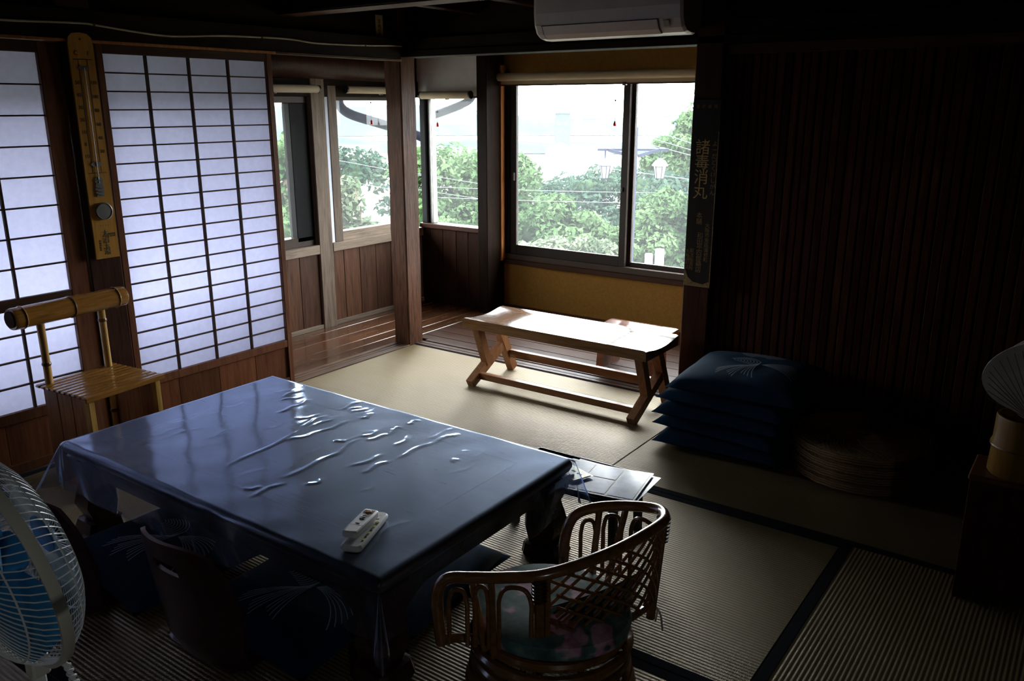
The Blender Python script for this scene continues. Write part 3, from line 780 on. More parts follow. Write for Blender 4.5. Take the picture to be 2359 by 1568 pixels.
# ------------------------------------------------------------------ zabuton cushions
def zab_h(x, y, hw, t):
    a = max(0.0, 1 - abs(x / hw) ** 3.2); b = max(0.0, 1 - abs(y / hw) ** 3.2)
    return t * (a * b) ** 0.42
def crane(hw, t):
    """embroidered lines as thin raised ribbons"""
    L = []
    for i in range(11):      # raised wing
        r = 0.035 + 0.0085 * i
        L.append([(0.01 + r * cos(a) * 0.9, 0.085 + r * sin(a) * 0.75) for a in np.linspace(radians(15 + 2 * i), radians(172 - 3 * i), 14)])
    for i in range(9):       # breast and neck
        r = 0.02 + 0.010 * i
        L.append([(-0.09 + r * cos(a) * 1.2, 0.02 + r * sin(a) * 0.6) for a in np.linspace(radians(-40), radians(75 - 2 * i), 10)])
    for i in range(12):      # tail feathers
        a = radians(200 + 5.5 * i); l = 0.15 + 0.012 * (i % 4)
        L.append([(0.03 + s * l * cos(a + 0.25 * s), 0.01 + 0.004 * i - 0.02 + s * l * sin(a + 0.35 * s)) for s in np.linspace(0, 1, 10)])
    for i in range(10):      # trailing wing
        a = radians(-8 + 7 * i); l = 0.17 - 0.006 * i
        L.append([(0.04 + s * l * cos(a - 0.5 * s), 0.0 + s * l * sin(a - 0.5 * s)) for s in np.linspace(0, 1, 10)])
    m = MB(); w = 0.0013
    for P in L:
        vs = []; fs = []
        P = [(p[0] * 1.15, p[1] * 1.15) for p in P]
        for k, p in enumerate(P):
            q0 = P[max(0, k - 1)]; q1 = P[min(len(P) - 1, k + 1)]
            d = (q1[0] - q0[0], q1[1] - q0[1]); n = hypot(*d) or 1
            nx, ny = -d[1] / n * w, d[0] / n * w
            for sg in (-1, 1):
                x, y = p[0] + sg * nx, p[1] + sg * ny
                x = max(-hw * .97, min(hw * .97, x)); y = max(-hw * .97, min(hw * .97, y))
                vs.append((x, y, zab_h(x, y, hw, t) + 0.0030 + ZOFF))
        for k in range(len(P) - 1): fs.append((2 * k, 2 * k + 2, 2 * k + 3, 2 * k + 1))
        m.add(vs, fs)
    return m
ZOFF = 0.0
def zabuton(label, loc, rz, hw, t, mat, group, flip=0.0, emb=True, sq=1.0):
    global ZOFF
    o = thing('floor_cushion', label, 'cushion', loc, rz, group)
    base = t * 0.42; ZOFF = base
    n = 26
    m = MB()
    def pt(u, v, s):
        x, y = (2 * u - 1), (2 * v - 1)
        pin = 1 + 0.035 * (abs(x) ** 3) * (abs(y) ** 3) - 0.03 * (1 - abs(x * y)) * max(abs(x), abs(y)) ** 6
        X, Yy = x * hw * pin, y * hw * pin
        h = zab_h(x * hw, y * hw, hw, t) * (1 if s > 0 else 0.42)
        wr = 0.0016 * sin(x * 9 + 3 * y) * sin(y * 8 - 2 * x) * (h / t)
        return (X, Yy, base + s * h + wr)
    m.grid(lambda u, v: pt(u, v, 1), n, n); m.grid(lambda u, v: pt(u, v, -1), n, n)
    m.build('cover', mat, o, smooth=True)
    if emb:
        crane(hw, t).build('crane_embroidery', M['stitch'], o, normals=False)
    return o

# ------------------------------------------------------------------ legless chairs on the near side of the table
def zaisu(loc, rz, label):
    o = thing('legless_chair', label, 'chair', loc, rz, 'legless chairs along the near side of the table')
    t = 0.012
    MB().loft([rrect(0.158, 0.188, 0.0, 0.05), rrect(0.163, 0.193, 0.004, 0.05), rrect(0.163, 0.193, 0.010, 0.05), rrect(0.158, 0.188, 0.014, 0.05)]).build('seat', M['lacquer'], o, smooth=True)
    # curved back: half width by height, dished towards the sitter, with a grip hole
    def hw(z):
        if z < 0.10: return 0.170 + 0.15 * z
        if z < 0.27: return 0.185 + 0.012 * sin((z - 0.10) / 0.17 * pi)
        return 0.185 - 0.045 * ((z - 0.27) / 0.105) ** 1.6
    nz, nxx = 24, 22
    def P(i, j, off):
        z = 0.004 + 0.372 * j / nz; s = (2 * i / nxx - 1)
        x = s * hw(z)
        zz = z - 0.018 * (abs(s) ** 5) * max(0, (z - 0.2) / 0.17) + 0.010 * (1 - s * s) * max(0, (z - 0.25) / 0.12)
        y = -0.205 - 0.055 * (z / 0.37) ** 2 + 0.05 * s * s + 0.02 * (1 - min(1, z / 0.05)) + off
        return (x, y, zz)
    def hole(i, j):
        return 8 <= i < 14 and 18 <= j < 20
    m = MB(); vs = []; fs = []
    idx = {}
    for k, off in enumerate((0.0, -t)):
        for j in range(nz + 1):
            for i in range(nxx + 1):
                idx[(i, j, k)] = len(vs); vs.append(P(i, j, off))
    for j in range(nz):
        for i in range(nxx):
            if hole(i, j): continue
            fs.append((idx[(i, j, 0)], idx[(i + 1, j, 0)], idx[(i + 1, j + 1, 0)], idx[(i, j + 1, 0)]))
            fs.append((idx[(i, j, 1)], idx[(i, j + 1, 1)], idx[(i + 1, j + 1, 1)], idx[(i + 1, j, 1)]))
            for di, dj, e in ((-1, 0, ((i, j), (i, j + 1))), (1, 0, ((i + 1, j), (i + 1, j + 1))), (0, -1, ((i, j), (i + 1, j))), (0, 1, ((i, j + 1), (i + 1, j + 1)))):
                a, b = i + di, j + dj
                if a < 0 or a >= nxx or b < 0 or b >= nz or hole(a, b):
                    (p, q), (r, s2) = e
                    fs.append((idx[(p, q, 0)], idx[(r, s2, 0)], idx[(r, s2, 1)], idx[(p, q, 1)]))
    m.add(vs, fs).build('backrest', M['lacquer'], o, smooth=True)
    return o
zaisu((-1.825, 1.280, 0), 0, 'maroon lacquered legless chair, the right one by the near table edge')
zaisu((-2.395, 1.195, 0), radians(2), 'maroon lacquered legless chair just behind the electric fan')
zabuton('navy floor cushion with crane stitching on the right legless chair', (-1.745, 1.405, 0.016), radians(2), 0.255, 0.055, M['navy'], 'floor cushions at the table')
zabuton('navy floor cushion with crane stitching on the legless chair behind the fan', (-2.335, 1.350, 0.016), radians(-3), 0.262, 0.055, M['navy'], 'floor cushions at the table')
zabuton('teal floor cushion lying under the table end by the rattan chair', (-1.655, 1.70, 0.0), radians(4), 0.25, 0.055, M['navy2'], 'floor cushions at the table', emb=False)

# ------------------------------------------------------------------ stack of five cushions by the slatted wall
stk = [('lowest of the five stacked navy cushions beside the bench', 0.0, 0.0, 3), ('second cushion from the floor in the navy stack by the bench', 0.010, 0.01, -4),
       ('middle cushion of the navy stack by the slatted wall', -0.005, 0.0, 2), ('navy cushion directly under the top one of the stack', 0.022, 0.0, -2), ('top navy cushion of the stack, with a pale stitched crane', 0.045, 0.005, 4)]
z = 0.0
for i, (lab, dx, dy, r) in enumerate(stk):
    zabuton(lab, (-1.215 + dx, 3.415 + dy, z), radians(r), 0.272, 0.072, M['navy2'] if i < 4 else M['navy2'], 'navy cushions stacked by the slatted wall', emb=(i == 4))
    z += 0.064

# ------------------------------------------------------------------ stack of round straw seats
def straw_seat(loc, rz, label):
    o = thing('straw_seat', label, 'seat', loc, rz, 'round straw seats stacked by the slatted wall')
    pr = [(0.01, 0.002)]
    R, T = 0.268, 0.036
    n = 16
    for k in range(n + 1):
        r = R * k / n
        pr.append((max(0.011, r - R / n * 0.5), 0.002)) if k else None
    bot = [(0.012, 0.001), (R - 0.012, 0.001), (R - 0.003, 0.008), (R, T * 0.5), (R - 0.003, T - 0.008)]
    top = []
    for k in range(n, 0, -1):
        r0 = R * k / n - 0.008
        top += [(r0, T - 0.003), (r0 - R / n * 0.5, T + 0.001), ]
    top = [(r, z) for r, z in top if r > 0.006] + [(0.005, T - 0.002)]
    MB().lathe(bot + top, n=72).build('woven_disc', M['straw'], o, smooth=True)
    # plaited strands that curve out from the middle
    m = MB()
    for i in range(72):
        a = 2 * pi * i / 72
        pts = [((0.03 + 0.235 * t) * cos(a + 0.9 * t), (0.03 + 0.235 * t) * sin(a + 0.9 * t), T + 0.0012 - 0.006 * t ** 8) for t in np.linspace(0, 1, 6)]
        m.tube(pts, 0.0022, 3, caps=False)
    m.build('plaited_strands', M['straw'], o, kind='stuff')
    e = MB()
    for zz in (0.010, 0.020, 0.029):
        e.tube([((R + 0.001) * cos(2 * pi * k / 48), (R + 0.001) * sin(2 * pi * k / 48), zz + 0.0012 * (-1) ** k) for k in range(48)], 0.005, 5, closed=True)
    e.build('braided_rim', M['straw'], o, smooth=True)
    return o
s0 = straw_seat((-0.677, 3.41, 0.0), 0, 'lowest round straw seat of the pile')
copy_tree(s0, (-0.682, 3.415, 0.039), 0.6, 'second round straw seat from the floor in the pile')
copy_tree(s0, (-0.672, 3.405, 0.078), 1.7, 'third round straw seat, just under the topmost one')
copy_tree(s0, (-0.682, 3.410, 0.117), 2.4, 'topmost round straw seat of the pile')

# ------------------------------------------------------------------ varnished bench
bn = thing('bench', 'long varnished wooden bench with dished top on the tatami edge', 'bench', (-2.15, 3.48, 0))
def seat_top(L, y0, y1, zt, dish, th, n=14):
    rs = []
    for x, k in ((-L, 0.6), (-L + 0.012, 1.0), (-L * 0.5, 1.0), (0, 1.0), (L * 0.5, 1.0), (L - 0.012, 1.0), (L, 0.6)):
        ring = []
        for i in range(n + 1):
            t = i / n; y = y0 + (y1 - y0) * t
            e = min(t, 1 - t) * n
            z = zt - dish * sin(pi * t) ** 0.8 - (0.006 if e < 0.5 else 0)
            ring.append((x, y, z - (1 - k) * 0.012))
        ring += [(x, y1 - 0.002, zt - th), (x, y0 + 0.002, zt - th)]
        rs.append(ring)
    return MB().loft(rs)
seat_top(0.535, -0.175, 0.172, 0.372, 0.022, 0.058).build('seat', M['bench'], bn, smooth=True)
for sx in (-1, 1):
    x = sx * 0.478
    MB().bar((x, 0.045, 0.325), (x, 0.195, 0.02), 0.042, 0.045, (0, 1, 0), 0.012).build('leg', M['bench_leg'], bn)
    MB().bar((x - 0.001, -0.175, 0.018), (x - 0.001, 0.125, 0.185), 0.040, 0.046, (0, 0, 1), 0.010).build('brace', M['bench_leg'], bn)
    MB().bar((x + 0.002, -0.125, 0.325), (x + 0.002, -0.040, 0.105), 0.040, 0.045, (0, 1, 0), 0.010).build('leg', M['bench_leg'], bn)
    MB().box(x - 0.03, x + 0.03, -0.15, 0.15, 0.310, 0.332, 0.003).build('batten', M['bench_leg'], bn)
MB().box(-0.462, 0.462, -0.130, -0.098, 0.030, 0.064, 0.002).build('stretcher', M['bench_rail'], bn)
MB().box(-0.462, 0.462, 0.138, 0.168, 0.088, 0.130, 0.002).build('stretcher', M['bench_rail'], bn)

st = thing('low_stool', 'low reddish varnished bench behind the longer bench, on the plank floor', 'stool', (-2.09, 4.09, 0))
seat_top(0.215, -0.15, 0.15, 0.235, 0.006, 0.042).build('seat', M['stool'], st, smooth=True)
for sx in (-1, 1):
    MB().prism([(-0.10, 0.0), (0.10, 0.0), (0.075, 0.195), (-0.075, 0.195)], 'x', sx * 0.15 - 0.022, sx * 0.15 + 0.022).build('leg', M['stool'], st)
MB().box(-0.13, 0.13, -0.02, 0.02, 0.07, 0.12, 0.003).build('stretcher', M['stool'], st)

# ------------------------------------------------------------------ small black tray table with menus
ty = thing('tray_table', 'small black tray table beside the right end of the low table', 'tray', (-1.375, 2.315, 0), radians(2))
th = 0.186
MB().box(-0.228, 0.242, -0.128, 0.122, th, th + 0.010, 0.003).build('tray_panel', M['black'], ty)
for a in ((-0.232, 0.246, -0.132, -0.124), (-0.232, 0.246, 0.118, 0.126)):
    MB().box(a[0], a[1], a[2], a[3], th - 0.004, th + 0.018, 0.002).build('rim', M['black'], ty)
for a in ((-0.232, -0.224, -0.132, 0.126), (0.238, 0.246, -0.132, 0.126)):
    MB().box(a[0], a[1], a[2], a[3], th - 0.004, th + 0.018, 0.002).build('rim', M['black'], ty)
for sx in (-0.19, 0.19):
    for sy in (-0.095, 0.095):
        MB().bar((sx, sy, th), (sx * 1.02, sy * 1.02, 0.0), 0.024, 0.024, (0, 1, 0)).build('leg', M['black'], ty)
def sheet(o, w, d, z, curl, mat, name='sheet', n=10):
    m = MB()
    m.grid(lambda u, v: ((u - .5) * w, (v - .5) * d, z + curl * (2 * u - 1) ** 2 * (0.4 + 0.6 * v)), n, n)
    m.grid(lambda u, v: ((u - .5) * w, (v - .5) * d, z - 0.0012 + curl * (2 * u - 1) ** 2 * (0.4 + 0.6 * v)), n, n)
    return m.build(name, mat, o, smooth=True)
m1 = thing('menu_sheet', 'laminated picture menu lying uppermost on the black tray', 'menu', (-1.272, 2.305, th + 0.024), radians(10))
sheet(m1, 0.30, 0.232, 0.0, 0.004, M['white_line'])
for a in ((-0.142, -0.058, -0.104, 0.104), (-0.050, 0.046, -0.104, 0.006), (-0.050, 0.046, 0.014, 0.104), (0.054, 0.142, -0.104, 0.104)):
    MB().grid(lambda u, v: (a[0] + (a[1] - a[0]) * u, a[2] + (a[3] - a[2]) * v, 0.0012 + 0.004 * ((a[0] + (a[1] - a[0]) * u) / 0.15) ** 2 * (0.4 + 0.6 * ((a[2] + (a[3] - a[2]) * v) / 0.232 + 0.5))), 6, 6).build('picture_panel', M['menu'], m1, normals=False, smooth=True)
m2 = thing('menu_sheet', 'lower menu sheet sticking out under the laminated one on the tray', 'menu', (-1.262, 2.318, th + 0.018), radians(4))
sheet(m2, 0.31, 0.225, 0.0, 0.003, M['menu'])
yt = thing('yellow_card', 'yellow card with a clip on the menu by the table corner', 'card', (-1.385, 2.285, th + 0.031), radians(-22))
sheet(yt, 0.15, 0.085, 0.0, 0.002, M['white_line'])
MB().box(-0.070, 0.070, -0.037, 0.037, 0.001, 0.0035, 0.0005).build('print_field', M['yellow'], yt)
for k, (a, b) in enumerate(((0.0, 0.018), (0.030, 0.036), (0.044, 0.050))):
    MB().box(a, b, 0.005, 0.013, 0.0034, 0.0042).build('print_mark', M['ink'], yt)
MB().box(0.018, 0.046, -0.032, -0.014, 0.003, 0.012, 0.003).build('clip', M['vinyl'], yt)

# ------------------------------------------------------------------ bamboo chair by the left wall
bc = thing('bamboo_chair', 'lacquered bamboo chair with roll backrest standing by the paper doors', 'chair', (-3.145, 1.605, 0), radians(6))
sd, sw, sz = 0.158, 0.172, 0.398
for k in range(10):
    x0 = -sd + 2 * sd * k / 10
    MB().box(x0 + 0.0016, x0 + 2 * sd / 10 - 0.0016, -sw, sw, sz - 0.012, sz, 0.0055).build('seat_slat', M['bamboo'], bc)
for (x, y) in ((-0.11, -0.10), (-0.11, 0.12), (0.0, -0.12), (0.02, 0.03), (0.10, -0.11), (0.11, 0.13)):
    MB().lathe([(0.003, sz - 0.001), (0.0035, sz + 0.0008), (0.002, sz + 0.001)], (x, y, 0), 8).build('peg', M['bamboo_node'], bc)
MB().box(sd - 0.004, sd + 0.004, -sw, sw, sz - 0.022, sz - 0.002, 0.002).build('front_edge', M['bamboo'], bc)
for s in (-1, 1):
    y = s * 0.145
    for k in range(3):
        a = -0.135 + 0.088 * k
        MB().box(a + 0.001, a + 0.086, y - 0.008, y + 0.008, 0.0, sz - 0.013, 0.002).build('side_board', M['cedar'], bc)
    MB().box(0.122, 0.150, y - 0.012, y + 0.012, 0.0, sz - 0.013, 0.002).build('leg', M['bamboo_z'], bc)
    pts = [(-0.128, s * 0.128, zz) for zz in (0.0, 0.10, 0.20, 0.30, 0.40, 0.50, 0.60, 0.655)]
    MB().tube(pts, [0.013, 0.0135, 0.0125, 0.0135, 0.0150, 0.0145, 0.0150, 0.0150], 12).build('post', M['bamboo_z'], bc, smooth=True)
    for zz in ((0.205, 0.475) if s < 0 else (0.205, 0.595)):
        MB().lathe([(0.0148, -0.007), (0.0175, -0.003), (0.0175, 0.003), (0.0148, 0.007)], (-0.128, s * 0.128, zz), 14).build('bamboo_node', M['bamboo_node'], bc, smooth=True)
rb = MB().tube([(-0.128, y, 0.675) for y in (-0.235, -0.228, -0.20, -0.10, -0.025, 0.0, 0.10, 0.20, 0.228, 0.235)], [0.040, 0.042, 0.0415, 0.0415, 0.0415, 0.0415, 0.041, 0.041, 0.0415, 0.040], 20).build('backrest_roll', M['bamboo'], bc, smooth=True)
for y, c in ((-0.2385, 'bamboo_cut'), (0.2385, 'bamboo_cut')):
    MB().tube([(-0.128, y - 0.002, 0.675), (-0.128, y + 0.002, 0.675)], 0.032, 18).build('cut_end', M[c], rb)
for y, c in ((-0.195, 'yellow'), (0.195, 'yellow'), (0.0, 'bamboo_node')):
    MB().tube([(-0.128 + 0.0425 * cos(a), y, 0.675 + 0.0425 * sin(a)) for a in np.linspace(0, 2 * pi, 24, endpoint=False)], 0.0026, 5, closed=True).build('node_ring', M[c] if c != 'yellow' else M['bamboo_z'], rb, smooth=True)

# ------------------------------------------------------------------ rattan chair
rcx, rcy = -1.0, 1.57
rt = thing('rattan_chair', 'low swivel rattan armchair with lattice back facing the table', 'chair', (rcx, rcy, 0))
def loc(p): return (p[0] - rcx, p[1] - rcy, p[2])
rim_w = [(-1.150, 1.318, 0.19), (-1.157, 1.314, 0.27), (-1.156, 1.318, 0.335), (-1.135, 1.330, 0.366), (-1.085, 1.354, 0.374), (-1.013, 1.383, 0.385), (-0.924, 1.435, 0.40), (-0.84, 1.564, 0.42), (-0.799, 1.707, 0.43), (-0.800, 1.785, 0.43), (-0.850, 1.838, 0.42), (-0.949, 1.831, 0.402), (-1.020, 1.795, 0.388), (-1.058, 1.765, 0.362), (-1.070, 1.745, 0.30), (-1.072, 1.742, 0.19)]
rim = spline([loc(p) for p in rim_w], 6)
MB().tube(rim, 0.0145, 10).build('top_rail', M['rattan'], rt, smooth=True)
def near_rim(fr):
    return Vector(rim[int(fr * (len(rim) - 1))])
def base_pt(v, z, r=0.196):
    d = Vector((v.x, v.y, 0)); d = d.normalized() * min(r, d.length + 0.02)
    return Vector((d.x, d.y, z))
posts = {}
for fr in (0.275, 0.320, 0.395, 0.625, 0.733, 0.780):
    p = near_rim(fr); q = base_pt(p, 0.165)
    if fr in (0.395, 0.625):
        q = Vector((p.x * 0.92, p.y * 0.92, 0.13))
    posts[fr] = (p, q)
    MB().tube([p, (p + q) / 2, q], 0.0125 if fr in (0.395, 0.625) else 0.0095, 8).build('post', M['rattan'], rt, smooth=True)
def arch(p0, p1, zb=0.19):
    """hoop standing between two places on the rim"""
    a, b = Vector(p0), Vector(p1); top = (a + b) / 2
    A = a.lerp(b, 0.16); B = a.lerp(b, 0.84)
    qa, qb = Vector((A.x, A.y, zb)), Vector((B.x, B.y, zb))
    zt = min(a.z, b.z) - 0.020
    P = [qa, Vector((A.x, A.y, zt - 0.08)), Vector((A.x, A.y, zt - 0.040)), A.lerp(top, 0.32).to_2d().to_3d() + Vector((0, 0, zt - 0.008)), top.to_2d().to_3d() + Vector((0, 0, zt)), B.lerp(top, 0.32).to_2d().to_3d() + Vector((0, 0, zt - 0.008)), Vector((B.x, B.y, zt - 0.040)), Vector((B.x, B.y, zt - 0.08)), qb]
    MB().tube(spline(P, 4), 0.0058, 7).build('hoop', M['rattan'], rt, smooth=True)
arch(near_rim(0.180), near_rim(0.275)); arch(near_rim(0.275), near_rim(0.320)); arch(near_rim(0.320), near_rim(0.395))
arch(near_rim(0.635), near_rim(0.733)); arch(near_rim(0.733), near_rim(0.780)); arch(near_rim(0.780), near_rim(0.855))
# lattice back between rim and lower rail
f0, f1 = 0.405, 0.618
def back(u, v):
    p = near_rim(f0 + (f1 - f0) * u)
    n = Vector((p.x, p.y, 0)).normalized()
    top = p - Vector((0, 0, 0.012)); bot = Vector((p.x * 0.93, p.y * 0.93, 0.195 + 0.01 * u))
    return top.lerp(bot, v)
ns = 9
for sgn in (1, -1):
    for i in range(-5, ns + 1):
        pts = []
        for k in range(13):
            v = k / 12; u = i / ns + (v * 0.62 if sgn > 0 else 0.62 - v * 0.62)
            if 0 <= u <= 1:
                p = back(u, v); nrm = Vector((p.x, p.y, 0)).normalized()
                pts.append(p + nrm * (0.004 * sgn))
        if len(pts) >= 3:
            MB().tube(pts, 0.0042, 6).build('lattice_cane', M['rattan'], rt, smooth=True)
MB().tube([back(u, 1.0) for u in np.linspace(0, 1, 14)], 0.0095, 8).build('lower_rail', M['rattan'], rt, smooth=True)
for u in (0.0, 1.0):
    MB().tube([back(u, v) for v in np.linspace(0, 1, 4)], 0.008, 8).build('back_stile', M['rattan'], rt, smooth=True)
for fr in (0.395, 0.625):
    p = near_rim(fr)
    e = MB()
    q = posts[fr][1]
    for k in range(7):
        c = p.lerp(q, 0.03 + 0.035 * k); e.tube([c + Vector((0.0165 * cos(a), 0.0165 * sin(a), 0)) for a in np.linspace(0, 2 * pi, 12, endpoint=False)], 0.0030, 5, closed=True)
    e.build('cane_binding', M['rattan_wrap'], rt, smooth=True)
MB().tube(spline([loc(p) for p in ((-1.157, 1.316, 0.200), (-1.120, 1.370, 0.188), (-1.060, 1.405, 0.178), (-1.000, 1.420, 0.172), (-0.930, 1.445, 0.172))], 5), 0.0115, 8).build('seat_rail', M['rattan'], rt, smooth=True)
MB().tube(spline([loc(p) for p in ((-1.072, 1.742, 0.200), (-1.040, 1.745, 0.186), (-0.970, 1.765, 0.178), (-0.900, 1.755, 0.174))], 5), 0.0115, 8).build('seat_rail', M['rattan'], rt, smooth=True)
# base hoops and swivel drum
def hoop(z, r, t, ex=0.0):
    MB().tube([((r) * cos(a), (r) * sin(a), z) for a in np.linspace(0, 2 * pi, 48, endpoint=False)], t, 8, closed=True).build('base_hoop', M['rattan'], rt, smooth=True)
hoop(0.172, 0.185, 0.013); hoop(0.140, 0.196, 0.015); hoop(0.098, 0.192, 0.013); hoop(0.060, 0.198, 0.013); hoop(0.016, 0.205, 0.016)
for k in range(8):
    a = 2 * pi * k / 8 + 0.2
    MB().tube([(0.178 * cos(a), 0.178 * sin(a), 0.165), (0.186 * cos(a), 0.186 * sin(a), 0.02)], 0.008, 6).build('base_strut', M['rattan'], rt, smooth=True)
MB().lathe([(0.16, 0.155), (0.165, 0.160), (0.165, 0.172), (0.16, 0.177)], n=40).build('seat_disc', M['rattan_wrap'], rt, smooth=True)
def floral():
    t = NT('floral_print_cotton'); v = t.coords(rand=False)
    n1 = t.node('ShaderNodeTexVoronoi'); n1.inputs['Scale'].default_value = 11; n1.inputs['Randomness'].default_value = 1
    nz = t.noise(v, 22, 4, 0.6)
    vm = t.node('ShaderNodeVectorMath', operation='ADD'); t.link(v, vm.inputs[0])
    nn = t.node('ShaderNodeTexNoise'); nn.inputs['Scale'].default_value = 16; t.link(v, nn.inputs['Vector'])
    sc = t.node('ShaderNodeVectorMath', operation='SCALE'); sc.inputs['Scale'].default_value = 0.09; t.link(nn.outputs['Color'], sc.inputs[0]); t.link(sc.outputs[0], vm.inputs[1])
    t.link(vm.outputs[0], n1.inputs['Vector'])
    leaf = t.ramp(nz, [(0.35, (0.020, 0.055, 0.055)), (0.55, (0.07, 0.16, 0.14)), (0.7, (0.18, 0.28, 0.24))])
    flw = t.ramp(nz, [(0.35, (0.34, 0.12, 0.20)), (0.65, (0.68, 0.42, 0.52))])
    f = t.ramp(n1.outputs['Distance'], [(0.34, (1, 1, 1)), (0.42, (0, 0, 0))])
    t.col(t.mix(f, leaf, flw)); t.rough(0.75); t.b.inputs['Sheen Weight'].default_value = 0.2; return t.m
M['floral'] = floral()
def pad(R, z0, z1, n=40, k=6):
    rs = []
    for r, z in ((R * 0.90, z0), (R * 0.98, z0 + 0.008), (R, (z0 + z1) / 2), (R * 0.97, z1 - 0.012), (R * 0.85, z1 - 0.003), (R * 0.55, z1 + 0.002), (R * 0.2, z1 + 0.003)):
        rs.append([(r * cos(a) * (1.07 + 0.03 * cos(2 * a)), r * sin(a) * (1 + 0.02 * sin(3 * a)), z) for a in np.linspace(0, 2 * pi, n, endpoint=False)])
    return MB().loft(rs)
pad(0.190, 0.184, 0.236).build('seat_cushion', M['floral'], rt, smooth=True, label='floral print seat cushion')
# pad tied to the inside of the back and the near arm
m = MB()
def inner(u, v, off):
    p = near_rim(0.405 + 0.215 * u); n = Vector((p.x, p.y, 0)).normalized()
    b = Vector((p.x * 0.80, p.y * 0.80, 0.205)); t = p * 0.93; t.z = 0.205 + (p.z - 0.205) * 0.45
    q = b.lerp(t, v) - n * (0.018 + off)
    return q
m.grid(lambda u, v: inner(u, v, 0.0), 16, 6); m.grid(lambda u, v: inner(u, v, 0.014 * sin(pi * v) + 0.004), 16, 6)
m.build('back_pad', M['floral'], rt, smooth=True, label='floral print pad along the back')
for fr in (0.395, 0.625):
    q = posts[fr][1]; n = Vector((q.x, q.y, 0)).normalized(); s = Vector((-n.y, n.x, 0))
    for sg in (-1, 1):
        MB().tube(spline([q + n * 0.012 + Vector((0, 0, 0.035)), q + n * 0.024 + s * 0.010 * sg + Vector((0, 0, 0.012)), q + n * 0.026 + s * 0.022 * sg + Vector((0, 0, -0.03))], 4), 0.0028, 5).build('tie_cord', M['card'], rt, smooth=True)

# ------------------------------------------------------------------ electric fan close to the camera
fc = Vector((-1.205, 0.432, 0.82))
ft = 0.16
fan = thing('electric_fan', 'cream electric fan with wire guards and blue blades at the left edge', 'fan', (fc.x, fc.y, 0))
ax = Vector((0, cos(ft), sin(ft))); ux = Vector((1, 0, 0)); uz = ux.cross(ax)
def fp(r, a, d):
    p = ux * (r * cos(a)) + uz * (r * sin(a)) + ax * d
    return (p.x, p.y, p.z + fc.z)
R0 = 0.172
m = MB()
rr = []
for a in np.linspace(0, 2 * pi, 72, endpoint=False):
    rr.append([fp(R0 - 0.004, a, -0.007), fp(R0 + 0.003, a, -0.008), fp(R0 + 0.004, a, 0.0), fp(R0 + 0.003, a, 0.008), fp(R0 - 0.004, a, 0.007)])
m.loft(rr, closed_path=True).build('guard_band', M['fan_cream'], fan, smooth=True)
def dome(t, depth):      # t 0 at hub, 1 at rim
    return (0.030 + (R0 - 0.030) * t, depth * (1 - t ** 3.2) ** 0.75)
def guard(name, sgn, depth, nw, twist, rings):
    g = MB()
    for i in range(nw):
        a = 2 * pi * i / nw
        P = []
        for k in range(12):
            t = k / 11; r, d = dome(t, depth)
            P.append(fp(r, a + twist * (1 - t), sgn * d))
        g.tube(P, 0.00095, 4, caps=False)
    for t in rings:
        r, d = dome(t, depth)
        g.tube([fp(r, a, sgn * d) for a in np.linspace(0, 2 * pi, 60, endpoint=False)], 0.0013, 5, closed=True)
    return g.build(name, M['fan_wire'], fan, smooth=True, kind='stuff')
guard('rear_guard', -1, 0.060, 84, 0.45, (0.0, 0.45, 0.80))
guard('front_guard', 1, 0.068, 84, -0.35, (0.0, 0.35, 0.62, 0.85))
MB().loft([[fp(r, a, d) for a in np.linspace(0, 2 * pi, 24, endpoint=False)] for r, d in ((0.030, 0.066), (0.033, 0.070), (0.028, 0.075), (0.010, 0.077))]).build('guard_badge', M['blade'], fan, smooth=True)
hubm = MB().loft([[fp(r, a, d) for a in np.linspace(0, 2 * pi, 24, endpoint=False)] for r, d in ((0.030, 0.03), (0.034, 0.02), (0.034, -0.025), (0.026, -0.034), (0.006, -0.037))])
hubm.build('hub', M['blade'], fan, smooth=True)
for k in range(4):
    a0 = 2 * pi * k / 4 + 0.62
    def bl(u, v, th=0.0):
        r = 0.030 + 0.122 * u
        wid = 0.42 + 0.62 * sin(pi * min(1, u * 0.75 + 0.18))
        wid *= (1 - 0.55 * max(0, (u - 0.75) / 0.25) ** 2)
        a = a0 + (v - 0.5) * wid * 1.25 + 0.25 * u
        return fp(r, a, -0.018 + 0.044 * (v - 0.5) * (1 - 0.25 * u) * 1.4 + 0.01 * u + th)
    m = MB(); m.grid(lambda u, v: bl(u, v, 0), 10, 8); m.grid(lambda u, v: bl(u, v, 0.0022), 10, 8)
    m.build('blade', M['blade'], fan, smooth=True)
MB().loft([[fp(r, a, d) for a in np.linspace(0, 2 * pi, 28, endpoint=False)] for r, d in ((0.020, -0.045), (0.052, -0.062), (0.056, -0.11), (0.055, -0.145), (0.040, -0.175), (0.015, -0.185))]).build('motor_housing', M['fan_cream'], fan, smooth=True)
MB().tube([(0, -0.105, fc.z - 0.05), (0, -0.100, fc.z - 0.14), (0, -0.10, 0.58), (0, -0.10, 0.40)], [0.024, 0.020, 0.019, 0.019], 14).build('neck', M['fan_cream'], fan, smooth=True)
MB().tube([(0, -0.10, 0.42), (0, -0.10, 0.02)], 0.0135, 14).build('pole', M['metal'], fan, smooth=True)
MB().lathe([(0.15, 0.0), (0.165, 0.004), (0.165, 0.014), (0.13, 0.026), (0.03, 0.034), (0.018, 0.05)], (0, -0.10, 0), 40).build('base', M['fan_cream'], fan, smooth=True)
q = fp(R0 + 0.006, -pi / 2, 0.0)
MB().box(-0.014, 0.014, q[1] - 0.012, q[1] + 0.014, q[2] - 0.030, q[2] + 0.006, 0.003).build('guard_clip', M['fan_cream'], fan)
